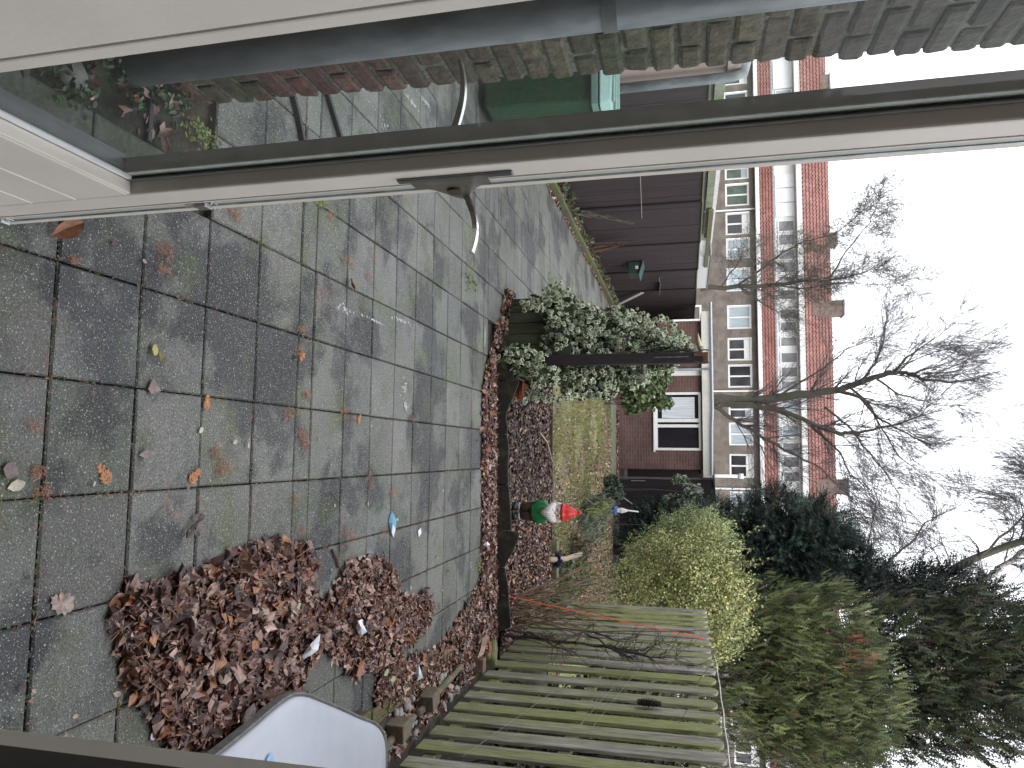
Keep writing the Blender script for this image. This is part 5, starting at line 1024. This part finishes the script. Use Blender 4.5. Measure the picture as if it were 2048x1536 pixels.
def mound(name, px, hmax, slope, M):
    poly = [tuple(G(*q)[:2]) for q in px]; p = np.array(poly); lo = p.min(0); hi = p.max(0); n = 60; mb = MB(); V = []
    for j in range(n+1):
        for i in range(n+1):
            x = lo[0]+(hi[0]-lo[0])*i/n; y = lo[1]+(hi[1]-lo[1])*j/n; V.append((x, y))
    V = np.array(V); ins = inpoly(V, poly); d = edged(V, poly); h = np.where(ins & (d > .03), hmax*(1-np.exp(-(d-.03)*slope/hmax))*.7, -.03)
    vs = [(v[0], v[1], z+.001) for v, z in zip(V, h)]; fs = [(j*(n+1)+i, j*(n+1)+i+1, (j+1)*(n+1)+i+1, (j+1)*(n+1)+i) for j in range(n) for i in range(n) if max(h[j*(n+1)+i], h[j*(n+1)+i+1], h[(j+1)*(n+1)+i], h[(j+1)*(n+1)+i+1]) > 0]
    return tag(mb.add(vs, fs).build(name, M), 'dark damp leaf mould under the big leaf pile', 'leaf mould', None, 'stuff')
LM = mat('leaf_mould', (.035, .022, .018), .95, var=.5, vs=60, bump=.8)
P1 = [(212, 1240), (245, 1175), (300, 1165), (350, 1150), (430, 1140), (480, 1095), (540, 1080), (605, 1092), (622, 1130), (612, 1180), (640, 1210), (650, 1290), (615, 1320), (590, 1370), (610, 1400), (560, 1470), (480, 1580), (330, 1520), (295, 1425), (250, 1390), (228, 1320)]
P2_ = [(640, 1215), (665, 1170), (680, 1135), (700, 1120), (760, 1118), (785, 1140), (795, 1200), (850, 1180), (863, 1205), (855, 1250), (800, 1300), (790, 1330), (770, 1370), (730, 1330), (720, 1355), (680, 1330), (645, 1300)]
P3 = [(770, 1330), (880, 1290), (925, 1215), (955, 1165), (965, 1120), (988, 1130), (1002, 1275), (960, 1320), (905, 1345), (870, 1380), (800, 1420), (745, 1435), (740, 1380)]
P4 = [(962, 800), (970, 730), (980, 700), (987, 705), (989, 900), (988, 1140), (962, 1140), (961, 950)]
mound('leaf_mould_near', P1, .06, .35, LM); mound('leaf_mould_middle', P2_, .04, .3, LM); mound('leaf_mould_strip', P4, .05, .5, LM); mound('leaf_mould_corner', P3, .04, .4, LM)
pile('near_leaf_pile', 'big pile of brown autumn leaves on the slabs nearest the door', P1, 4600, .028, .066, .075)
pile('middle_leaf_pile', 'second drift of brown leaves beyond the near pile', P2_, 4200, .025, .055, .055)
pile('corner_leaf_drift', 'drift of brown leaves along the brick edging by the picket fence', P3, 4200, .025, .050, .05)
pile('edging_leaf_drift', 'narrow drift of brown leaves along the scalloped edging', P4, 3600, .025, .050, .06)
pile('ivy_foot_leaves', 'small drift of brown leaves at the foot of the low board screen', [(985, 690), (1000, 690), (1020, 640), (1022, 600), (1030, 590), (1010, 575), (1000, 620), (985, 660)], 260, .03, .06, .04)
pile('fence_gravel_leaves', 'brown leaves scattered over the stones beside the picket fence', [(1.42, 2.8), (1.62, 2.8), (1.64, 6.1), (1.40, 6.1), (1.44, 4.5)], 1200, .025, .06, .02, world=True)
pile('kerb_leaf_line', 'line of brown leaves in the border under the brown fence', [(-3.50, 7.5), (-3.22, 7.5), (-3.22, 17), (-3.50, 17)], 3000, .03, .06, .04, world=True)
pile('path_edge_leaves', 'brown leaves along the foot of the mossy kerb', [(-3.16, 7.5), (-3.10, 7.5), (-3.12, 17), (-3.16, 17)], 700, .03, .05, .02, world=True)
pile('outbuilding_leaf_line', 'brown leaves along the far path at the foot of the outbuilding', [(-1.1, 16.7), (1.5, 16.6), (1.6, 17.05), (-1.1, 17.05)], 900, .04, .07, .03, world=True)
pile('soil_bed_leaves', 'few brown leaves lying in the soil bed behind the glass', [(-1.12, 1.1), (-.92, 1.1), (-.92, 1.92), (-1.12, 1.92)], 70, .02, .055, .012, world=True)
# bark chips in the bed
def scatter(name, label, cat, poly, n, tpl, size, cols, zf, tilt=.5, M=CHIPM, dens=None):
    q = sample(poly, n)
    if dens is not None: q = q[nr.uniform(0, 1, len(q)) < dens(q[:, 0], q[:, 1])]
    n = len(q); z = np.array([zf(x, y) for x, y in q])+nr.uniform(0, .02, n); cl = Cloud(); idx = nr.randint(0, len(tpl), n); rot = flatrot(n, tilt); s_ = nr.uniform(size[0], size[1], n); c = pick(cols, n, .3)
    for i in range(len(tpl)):
        m_ = idx == i; cl.add(tpl[i], np.column_stack([q[m_], z[m_]]), rot[m_], s_[m_], c[m_])
    return tag(cl.build(name, M), label, cat, None, 'stuff')
bed = [(-.76, 5.98), (1.58, 5.98), (2.2, 8.33), (-.9, 8.33)]
scatter('bark_mulch', 'dark bark chips and dead leaves covering the planting bed', 'mulch', bed, 20000, [T_CHIP, T_STICK, OV[1], T_CHIP], (.02, .05), [(.05, .036, .035), (.09, .058, .05), (.022, .017, .018), (.17, .115, .085), (.07, .05, .058), (.26, .18, .13)], bedz)
scatter('bed_leaves', 'brown leaves mixed into the right half of the planting bed', 'leaves', [(.3, 5.98), (1.6, 5.98), (2.2, 8.33), (.6, 8.33)], 7000, LOB[:3]+OV, (.022, .05), BR, lambda x, y: bedz(x, y)+.01, dens=lambda x, y: np.clip((x-.3)*1.2, .1, 1), M=LEAFM)
lawn = [(-1.1, 8.4), (2.6, 8.4), (3.0, 15.4), (-1.1, 15.4)]
def gdens(x, y): return np.clip(.30+.75*np.clip(1.15-x*.45, 0, 1)*(.75+.4*np.sin(x*3+y*1.7)*np.sin(y*2.3))*(1-.5*np.clip((y-12)/3, 0, 1)), .02, 1)
q = sample(lawn, 90000); q = q[nr.uniform(0, 1, len(q)) < gdens(q[:, 0], q[:, 1])*(.55+.45*np.sign(np.sin(q[:, 0]*4.1+q[:, 1])+np.sin(q[:, 1]*3.3-q[:, 0]*2)+.5))]; n = len(q)
a = nr.uniform(0, 2*np.pi, n); Y = np.stack([np.cos(a)*.6, np.sin(a)*.6, nr.uniform(.4, 1.3, n)], 1); rot = frames(Y, np.stack([-np.cos(a), -np.sin(a), np.full(n, .5)], 1))
gc = Cloud(); gc.add(T_BLADE, np.column_stack([q, np.full(n, -.005)]), rot, np.column_stack([np.full(n, .009), nr.uniform(.025, .06, n), np.full(n, .04)]), pick([(.23, .25, .085), (.16, .185, .065), (.29, .29, .11), (.24, .20, .12), (.32, .28, .17)], n, .3))
tag(gc.build('lawn_grass', GREENM), 'short yellowish green mossy lawn grass', 'grass', None, 'stuff')
scatter('lawn_leaves', 'brown leaves and debris scattered over the lawn', 'leaves', lawn, 20000, OV+[T_CHIP, T_STICK]+LOB[:2], (.02, .05), BR+[(.30, .26, .20)], lambda x, y: lawnz(x, y)+.02, dens=lambda x, y: np.clip(.25+.22*np.sin(x*5+y*1.3)*np.sin(y*2.9+x)+.55*(x-.1)+.4*np.clip((y-12)/3, 0, 1), .08, 1), M=LEAFM)
# needles and crumbs on the slabs
NC = [(.30, .12, .06), (.22, .09, .05), (.36, .17, .09), (.15, .08, .05)]
cl = Cloud()
def needle_spot(px, py, rpx, n, s=(.012, .03)):
    c_ = G(px, py); e = G(px, py+rpx); r_ = abs(e[0]-c_[0])+.004; q = np.column_stack([nr.normal(c_[0], r_*.5, n), nr.normal(c_[1], r_*.8, n)]); cl.add(T_STICK, np.column_stack([q, nr.uniform(.003, .010, n)]), flatrot(n, .25), np.column_stack([np.full(n, .018), nr.uniform(s[0], s[1], n), np.full(n, .01)]), pick(NC, n, .3))
for s_ in ((330, 500, 16, 110), (325, 540, 14, 60), (465, 425, 14, 100), (598, 705, 10, 80), (600, 660, 8, 60), (612, 790, 12, 60), (575, 830, 12, 70), (605, 870, 14, 110), (440, 935, 18, 120), (430, 905, 12, 60), (610, 890, 12, 90), (685, 822, 8, 60), (688, 825, 14, 40), (705, 840, 8, 30), (745, 515, 12, 40), (700, 530, 12, 40), (735, 555, 12, 60), (755, 485, 8, 30), (686, 520, 10, 50), (640, 600, 20, 40), (650, 580, 20, 40), (735, 950, 8, 50), (740, 970, 8, 40), (783, 985, 8, 60), (825, 840, 5, 30), (770, 1060, 10, 60), (600, 1060, 16, 60), (590, 1000, 14, 50), (340, 1010, 20, 40), (65, 850, 12, 30), (145, 520, 8, 40), (75, 945, 10, 50), (85, 980, 10, 40), (700, 1080, 14, 60), (690, 1060, 14, 50), (660, 430, 10, 60), (880, 790, 8, 30), (945, 830, 8, 40)): needle_spot(*s_)
for _ in range(1900):    # along joints
    if rnd.random() < .55: k = rnd.randint(-1, 4); x = X0+k*.3006; y = rnd.uniform(.6, 5.6)
    else: y = rnd.choice([r_[0] for r_ in rows]); x = rnd.uniform(-.8, 1.2)
    d_ = G(0, 0)*0; n = 3; w = np.clip(.25+.5*(x+.5), .1, 1)
    if rnd.random() > w: continue
    q = np.column_stack([nr.normal(x, .006, n), nr.normal(y, .03, n)]) if rnd.random() < .5 else np.column_stack([nr.normal(x, .03, n), nr.normal(y, .006, n)])
    cl.add(T_STICK, np.column_stack([q, np.full(n, .003)]), flatrot(n, .25), np.column_stack([np.full(n, .02), nr.uniform(.01, .025, n), np.full(n, .01)]), pick(NC, n, .3))
n = 900; q = np.column_stack([nr.uniform(-1.1, 1.15, n), nr.uniform(.55, 5.6, n)]); cl.add(T_STICK, np.column_stack([q, np.full(n, .004)]), flatrot(n, .2), np.column_stack([np.full(n, .014), nr.uniform(.006, .02, n), np.full(n, .01)]), pick(NC+[(.35, .30, .22)], n, .3))
tag(cl.build('needle_litter', LEAFM), 'orange-brown conifer needles and crumbs scattered on the slabs', 'needles', None, 'stuff')
cl = Cloud(); n = 420; q = np.column_stack([nr.uniform(-.9, 1.15, n), nr.uniform(1.0, 5.6, n)]); q = q[nr.uniform(0, 1, n) < np.clip(.15+.5*(q[:, 0]+.2), .06, 1)]; n = len(q)
cl.add(OV[0], np.column_stack([q, np.full(n, .006)]), flatrot(n, .2), nr.uniform(.010, .028, n), pick(BR+[(.45, .42, .36), (.36, .15, .06)], n, .2)); tag(cl.build('leaf_crumbs', LEAFM), 'tiny torn leaf pieces strewn over the slabs', 'leaf bits', None, 'stuff')
# moss in the joints
cl = Cloud()
for _ in range(5200):
    y = rnd.choice([r_[0] for r_ in rows]) if rnd.random() < .6 else None
    x = rnd.uniform(-2.6, 1.2)
    if y is None: x = X0+rnd.randint(-7, 5)*.3006+rnd.gauss(0, .003); y = rnd.uniform(.5, 5.6)
    else: y += rnd.gauss(0, .003)
    cl.add(T_CHIP, np.array([[x, y, -.004]]), flatrot(1, .3), np.array([rnd.uniform(.006, .014)]), np.array([rnd.choice([(.07, .11, .03), (.05, .08, .03), (.09, .06, .035), (.045, .05, .03)])]))
for px, py, n, r_ in ((1110, 590, 700, .16), (1100, 560, 300, .14), (940, 560, 160, .1), (640, 405, 90, .02), (400, 265, 160, .05), (1060, 640, 300, .12), (960, 1130, 260, .06)):
    c0 = G(px, py); q = np.column_stack([nr.normal(c0[0], r_*.5, n), nr.normal(c0[1], r_, n)]); cl.add(T_CHIP, np.column_stack([q, np.full(n, .002)]), flatrot(n, .4), nr.uniform(.006, .018, n), pick([(.13, .18, .045), (.09, .13, .035), (.17, .19, .07)], n, .25))
tag(cl.build('joint_moss', CHIPM), 'dark green moss in the joints between the slabs', 'moss', None, 'stuff')
cl = Cloud()
for px, py, rx, ry, n in ((808, 775, 4, 14, 30), (812, 812, 4, 8, 26), (745, 640, 20, 10, 30), (800, 640, 14, 10, 26), (820, 200, 14, 14, 60), (850, 205, 10, 8, 50), (770, 250, 20, 10, 20), (690, 620, 14, 14, 24), (940, 1130, 4, 6, 10)):
    a, b = G(px-rx, py-ry), G(px+rx, py+ry); q = np.column_stack([nr.normal((a[0]+b[0])/2, abs(b[0]-a[0])/3.5, n), nr.normal((a[1]+b[1])/2, abs(b[1]-a[1])/3.5, n)])
    cl.add(OV[0], np.column_stack([q, np.full(n, .0035)]), flatrot(n, .02), np.column_stack([nr.uniform(.006, .016, n), nr.uniform(.006, .022, n), np.full(n, .001)]), pick([(.50, .52, .52), (.36, .38, .38)], n, .2))
tag(cl.build('white_droppings', LEAFM), 'spattered white bird droppings on the slabs', 'droppings', None, 'stuff')
# ---- single leaves and litter one can point at
def single(name, label, cat, px, py, size, tplv, col, tilt=.15, yaw=None, z=.008, group=None):
    c_ = G(px, py, z); tv, tf, _ = tplv; a = rnd.uniform(0, 6.28) if yaw is None else yaw
    M_ = Matrix.Translation(c_) @ Matrix.Rotation(a, 4, 'Z') @ Matrix.Rotation(rnd.uniform(-tilt, tilt), 4, 'X')
    mb = MB().add([M_ @ (Vector(v)*size) for v in tv], tf, col); o = mb.build(name, LEAFM, origin=(c_[0], c_[1], 0)); o.modifiers.new('t', 'SOLIDIFY').thickness = .0006; return tag(o, label, cat, group)
def t_oak():
    o = [(0, -.5), (.05, -.38), (.16, -.36), (.14, -.26), (.28, -.20), (.24, -.08), (.36, .02), (.26, .10), (.30, .24), (.18, .28), (.14, .42), (0, .5)]; o = o+[(-x, y+.02) for x, y in o[-2:0:-1]]; v = [(0, 0, .0)]+[(x, y, .10*abs(x)+.05*math.sin(9*y)) for x, y in o]; n = len(o); return (v, [(0, 1+i, 1+(i+1) % n) for i in range(n)], None)
FLAT = [t_oak(), t_lobed(21, 3, .1)]; OF = t_oval(.34, .05, .12)
single('yellow_leaf', 'round yellow leaf of the pair on the second slab row', 'leaf', 309, 700, .042, OF, (.42, .36, .10))
single('yellow_leaf', 'narrow yellow leaf half folded next to the round yellow one', 'leaf', 318, 714, .036, t_oval(.2, .2, .2), (.40, .33, .12))
single('pale_leaf', 'pale cream oval leaf on the slab nearest the doorway', 'leaf', 32, 971, .042, OF, (.50, .46, .36), yaw=.3)
single('mauve_leaf', 'mauve-brown rounded leaf near the doorway beside the pale oval one', 'leaf', 20, 940, .045, t_oval(.45, .05, .1), (.17, .11, .11))
single('oak_leaf', 'pale brown lobed oak leaf lying alone left of the big pile', 'leaf', 124, 1206, .085, FLAT[0], (.30, .23, .20))
single('brown_leaf', 'purplish brown leaf on the joint below the yellow pair', 'leaf', 307, 776, .055, t_lobed(22, 3, .1), (.22, .15, .14))
single('brown_leaf', 'thin pale brown pointed leaf two slabs right of the yellow pair', 'leaf', 291, 908, .05, t_oval(.26, .1, .15), (.26, .19, .18), yaw=.1)
single('cream_leaf', 'small cream leaf by the slab joint right of the yellow pair', 'leaf', 402, 860, .028, OF, (.50, .48, .38))
single('cream_leaf', 'small cream leaf farther along, near the needle patch', 'leaf', 470, 884, .024, OF, (.42, .38, .30))
single('cream_leaf', 'thin cream leaf beside the farther small cream one', 'leaf', 496, 890, .032, t_oval(.2, .1, .1), (.42, .40, .30))
for px, py, l, s_, a in ((223, 970, 'orange conifer frond on the joint right of the yellow pair', .075, 2.2), (378, 968, 'orange conifer frond farther along the same joint', .07, .8), (413, 824, 'orange-brown conifer frond beside the joint past the yellow pair', .062, 1.5), (598, 715, 'crumbly orange conifer frond on the narrow slab strip', .07, .3), (716, 848, 'orange conifer frond in the middle of the paving', .06, 1.0)):
    single('conifer_frond', l, 'frond', px, py, s_, t_frond(5, 5, .05, .07, .45), (.42, .17, .06), yaw=a)
sg = thing('leaf_sprig', tuple(G(388, 1052)), 'dark grey-brown twig with several curled leaves, left of the big pile', 'sprig')
mb = MB()
for i, (px, py, s_) in enumerate(((395, 1035, .045), (385, 1048, .04), (400, 1055, .035), (372, 1068, .04), (392, 1066, .03))):
    c_ = G(px, py, .012); M_ = Matrix.Translation(c_) @ Matrix.Rotation(i*1.3, 4, 'Z') @ Matrix.Rotation(.3, 4, 'X'); mb.add([M_ @ (Vector(v)*s_) for v in OV[i % 4][0]], OV[i % 4][1], (.13, .09, .085))
mb.build('leaves', LEAFM, sg); MB().tube([G(410, 1030, .008), G(385, 1050, .012), G(362, 1078, .006)], .0015, 4).build('twig', BARKD, sg)
for px, py, l in ((702, 570, 'big brown curled leaf standing on the slabs left of the ivy'), (130, 458, 'brown folded leaf in the joint beside the open door'), (325, 1408, 'glossy rust-brown curled leaf at the edge of the near pile')):
    single('curled_leaf', l, 'leaf', px, py, .085, t_oval(.3, .16, .25), (.24, .11, .06), tilt=.35, z=.02)
single('big_leaf', 'large folded tan leaf on the corner drift by the picket fence', 'leaf', 958, 1290, .20, t_oval(.32, .15, .2), (.27, .17, .12), tilt=.1, z=.06, yaw=.9)
single('big_leaf', 'large rust-coloured ribbed leaf beside the folded tan one', 'leaf', 975, 1300, .18, t_oval(.3, .1, .15), (.30, .12, .05), tilt=.1, z=.07, yaw=2.2)
single('big_leaf', 'broad chestnut-brown leaf in the middle drift', 'leaf', 718, 1338, .09, t_oval(.4, .1, .1), (.25, .10, .06), z=.05, yaw=.5)
single('ribbed_leaf', 'dark ribbed leaf with tan edge beside the white tub', 'leaf', 494, 1432, .09, t_oval(.36, .1, .1), (.12, .08, .075), z=.075, yaw=.9)
for px, py, l in ((772, 1345, 'pale green leaf cluster, upper leaf'), (785, 1358, 'pale green leaf cluster, lower leaf'), (595, 1212, 'pale green narrow leaf on the near pile')):
    single('green_leaf', l, 'leaf', px, py, .05, OF, (.30, .34, .20), z=.055)
def crumple(name, label, pts, cols, cat='litter', z=.02, th=.001):
    P3_ = [G(x, y, zz) for x, y, zz in pts]; c_ = G(sum(p[0] for p in pts)/len(pts), sum(p[1] for p in pts)/len(pts), z)
    mb = MB(); n = len(P3_)
    for i in range(n): mb.add([P3_[i], P3_[(i+1) % n], c_], [(0, 1, 2)], cols[i % len(cols)])
    o = mb.build(name, mat('paper', (1, 1, 1), .55, attr=True, var=.05), origin=(c_[0], c_[1], 0)); o.modifiers.new('t', 'SOLIDIFY').thickness = th; return tag(o, label, cat)
crumple('blue_wrapper', 'torn blue and white wrapper on the slabs at the edge of the leaf drift', [(781, 1028, .004), (785, 1024, .008), (793, 1040, .012), (791, 1058, .006), (787, 1075, .004), (783, 1066, .012), (777, 1044, .004)], [(.10, .26, .38), (.12, .30, .42), (.14, .34, .46), (.60, .64, .72), (.62, .66, .74), (.10, .26, .38)])
crumple('white_card', 'small white square of card on the slabs beyond the blue wrapper', [(836, 1062, .004), (842, 1056, .004), (843, 1066, .004), (838, 1074, .004)], [(.72, .73, .76)], z=.005)
crumple('folded_paper', 'folded white paper lying on bare slab beside the near leaf pile', [(604, 1312, .05), (620, 1290, .075), (640, 1268, .07), (639, 1285, .05), (636, 1300, .055), (618, 1313, .045), (606, 1318, .045)], [(.68, .70, .74), (.74, .75, .78), (.60, .62, .66)], z=.095)
crumple('crumpled_paper', 'crumpled white paper on the middle leaf drift', [(712, 1255, .06), (716, 1242, .075), (724, 1238, .065), (727, 1250, .075), (734, 1264, .06), (724, 1270, .06), (716, 1266, .055)], [(.60, .62, .74), (.70, .72, .80)], z=.09)
crumple('crumpled_tissue', 'crumpled pale tissue by the mossy edging bricks', [(830, 1348, .045), (838, 1330, .055), (843, 1345, .06), (846, 1356, .05), (834, 1362, .045)], [(.52, .55, .62), (.62, .64, .70)], z=.075)
crumple('white_scrap', 'white paper scrap in the leaf drift by the scalloped edging', [(966, 1090, .06), (975, 1083, .08), (980, 1090, .07), (974, 1094, .05)], [(.70, .72, .80)], z=.09)
w3 = MB(); c_ = G(307, 1471, .006); n = 24
w3.add([(c_[0]+r_*math.cos(2*math.pi*i/n), c_[1]+r_*math.sin(2*math.pi*i/n), .004+z) for z in (0, .004) for r_ in (.0055, .013) for i in range(n)], [(i, (i+1) % n, n+(i+1) % n, n+i) for i in range(n)]+[(2*n+i, 2*n+(i+1) % n, 3*n+(i+1) % n, 3*n+i) for i in range(n)]+[(n+i, n+(i+1) % n, 3*n+(i+1) % n, 3*n+i) for i in range(n)]+[(i, (i+1) % n, 2*n+(i+1) % n, 2*n+i) for i in range(n)])
tag(w3.build('white_ring', WHITE2, origin=(c_[0], c_[1], 0)), 'small white plastic ring on the slab by the near leaf pile', 'ring')
tag(MB().tube([G(664, 1100, .006), G(672, 1115, .01), G(677, 1135, .008)], .006, 6).build('broken_twig', mat('red_brown_bark', (.11, .06, .045), .85, var=.4, vs=30)), 'short thick brown twig at the edge of the middle drift', 'twig')
tag(MB().tube([G(660, 985, .004), G(672, 998, .006), G(683, 1010, .004)], .002, 5).build('thin_twig', BARKD), 'thin bent twig on the open slabs', 'twig')
tag(MB().tube([G(1080, 865, .04), G(1095, 885, .06), G(1105, 925, .05)], .008, 5).build('dry_cane', mat('pale_bamboo', (.36, .28, .20), .6, var=.12)), 'long pale dry cane lying across the bark bed onto the lawn', 'cane')
mb = MB(); c_ = G(970, 672, .003); mb.lathe([(.055, 0), (.05, .001)], (c_[0], c_[1], .003), 20, sx=1.6, sy=.5); tag(mb.build('drain_cover', mat('pale_green_metal', (.20, .26, .20), .7)), 'small pale oval drain cover in the slab by the low screen', 'drain')
# ================================================================== GNOMES
gn = thing('garden_gnome', (.52, 6.42, 0), 'garden gnome with red pointed hat, white beard and green jacket in the leafy bed', 'garden gnome')
gx, gy, gz = .515, 6.46, .03
# tall soft gaps of moss on the path
PG = dict(hat=mat('red_glaze', (.56, .025, .02), .3, var=.08), jk=mat('green_glaze', (.018, .17, .055), .35, var=.15, vs=20), tr=mat('brown_glaze', (.065, .042, .030), .5, var=.2), bt=mat('black_glaze', (.018, .018, .02), .35), wh=mat('white_glaze', (.62, .60, .58), .6, var=.12, vs=60, bump=.3), fc=mat('skin_glaze', (.52, .40, .35), .5))
def G3(x, y, z): return (gx+x, gy+y, gz+z)
for s_ in (-1, 1):
    b_ = MB().lathe([(.004, 0), (.030, .003), (.036, .018), (.033, .04), (.026, .055), (.02, .06)], G3(s_*.042, -.02, 0), 16, sx=1.15, sy=1.7); b_.build('boot', PG['bt'], gn, smooth=True)
    MB().lathe([(.024, .052), (.034, .056), (.036, .070), (.026, .076)], G3(s_*.042, 0, 0), 16).build('boot_cuff', mat('grey_glaze', (.30, .31, .34), .5), gn, smooth=True)
    MB().lathe([(.026, .068), (.040, .09), (.048, .13), (.050, .17), (.045, .21), (.03, .225)], G3(s_*.034, .005, 0), 16).build('trouser_leg', PG['tr'], gn, smooth=True)
MB().lathe([(.05, .165), (.078, .175), (.088, .21), (.092, .25), (.088, .29), (.074, .325), (.05, .345), (.02, .35)], G3(0, .005, 0), 24, sy=.82).build('jacket', PG['jk'], gn, smooth=True)
for s_ in (-1, 1):
    MB().tube([G3(s_*.060, .01, .315), G3(s_*.080, .008, .275), G3(s_*.084, -.005, .235), G3(s_*.074, -.022, .20)], [.022, .024, .022, .016], 12).build('sleeve', PG['jk'], gn, smooth=True)
MB().lathe([(.080, .0), (.088, .006), (.088, .016), (.080, .020)], G3(0, .005, .178), 24, sy=.82).build('belt', PG['bt'], gn, smooth=True)
def GH(x, y, z): return (gx+x*1.27, gy+y*1.25, gz+z)
MB().lathe([(.003, -.062), (.04, -.05), (.058, -.018), (.060, .015), (.050, .045), (.025, .06), (.003, .064)], GH(0, 0, .405), 20, sx=1.25, sy=1.12).build('head', PG['fc'], gn, smooth=True)
bd = MB()
for i in range(26):
    a = -math.pi*.08-math.pi*.84*(i % 13)/12; r_ = .058; row = i//13; x = math.cos(a)*r_*(1.0-.12*row); y = math.sin(a)*r_*.9-.006; L_ = .05+.075*math.sin(-a)**1.5
    bd.tube([GH(x, y, .40), GH(x*1.06, y-.018, .40-L_*.5), GH(x*.6, y-.012-.01*row, .40-L_)], [.014, .017, .004], 7)
bd.lathe([(.01, .29), (.030, .31), (.052, .345), (.060, .38), (.052, .395)], GH(0, -.034, 0), 20, sx=1.28, sy=.8); bd.build('beard', PG['wh'], gn, smooth=True)
mo = MB()
for s_ in (-1, 1): mo.tube([GH(0, -.060, .392), GH(s_*.020, -.066, .388), GH(s_*.040, -.056, .378)], [.009, .010, .003], 8)
mo.build('moustache', PG['wh'], gn, smooth=True)
for s_ in (-1, 1):
    MB().tube([GH(s_*.045, .0, .46), GH(s_*.060, -.018, .42), GH(s_*.058, -.02, .38)], [.012, .016, .008], 8).build('hair', PG['wh'], gn, smooth=True)
    MB().lathe([(.001, -.006), (.006, 0), (.001, .006)], GH(s_*.020, -.0535, .424), 10).build('eye', PG['bt'], gn, smooth=True)
    MB().tube([GH(s_*.009, -.056, .436), GH(s_*.020, -.058, .441), GH(s_*.032, -.052, .437)], [.004, .005, .003], 6).build('eyebrow', PG['wh'], gn, smooth=True)
MB().lathe([(.002, -.013), (.011, -.007), (.014, 0), (.011, .008), (.002, .013)], GH(0, -.062, .408), 12).build('nose', PG['fc'], gn, smooth=True)
MB().lathe([(.066, .0), (.074, .006), (.072, .018), (.066, .024), (.060, .05), (.045, .085), (.028, .115), (.017, .135), (.013, .150), (.015, .158), (.010, .168), (.002, .172)], GH(0, .002, .450), 24, sx=1.12, sy=1.05).build('hat', PG['hat'], gn, smooth=True)
MB().lathe([(.003, 0), (.016, .004), (.018, .02), (.010, .03), (.002, .034)], G3(.0, -.06, .005), 10).build('small_lantern', PG['tr'], gn, smooth=True)
g2 = thing('garden_figure', (1.12, 15.0, 0), 'small garden figure with white hat and blue coat at the far end of the lawn', 'garden figure')
MB().lathe([(.03, 0), (.06, .02), (.055, .06), (.04, .08)], (1.12, 15, 0), 14).build('boots', PG['bt'], g2, smooth=True)
MB().lathe([(.045, .07), (.075, .10), (.078, .15), (.06, .2), (.03, .215)], (1.12, 15, 0), 16).build('coat', mat('blue_glaze', (.08, .14, .36), .4, var=.2), g2, smooth=True)
MB().tube([(1.06, 14.97, .18), (1.05, 14.93, .14), (1.09, 14.92, .12)], .02, 8).tube([(1.18, 14.97, .18), (1.19, 14.93, .14), (1.15, 14.92, .12)], .02, 8).build('arms', MATS['blue_glaze'], g2, smooth=True)
MB().lathe([(.003, .19), (.04, .2), (.052, .235), (.045, .27), (.02, .285)], (1.12, 14.99, 0), 16).build('head', PG['fc'], g2, smooth=True)
MB().lathe([(.05, .245), (.058, .255), (.052, .29), (.038, .34), (.018, .38), (.003, .39)], (1.125, 15, 0), 16).build('hat', PG['wh'], g2, smooth=True)
MB().lathe([(.003, .15), (.03, .17), (.045, .21), (.04, .225)], (1.12, 14.955, 0), 12, sy=.6).build('beard', PG['wh'], g2, smooth=True)
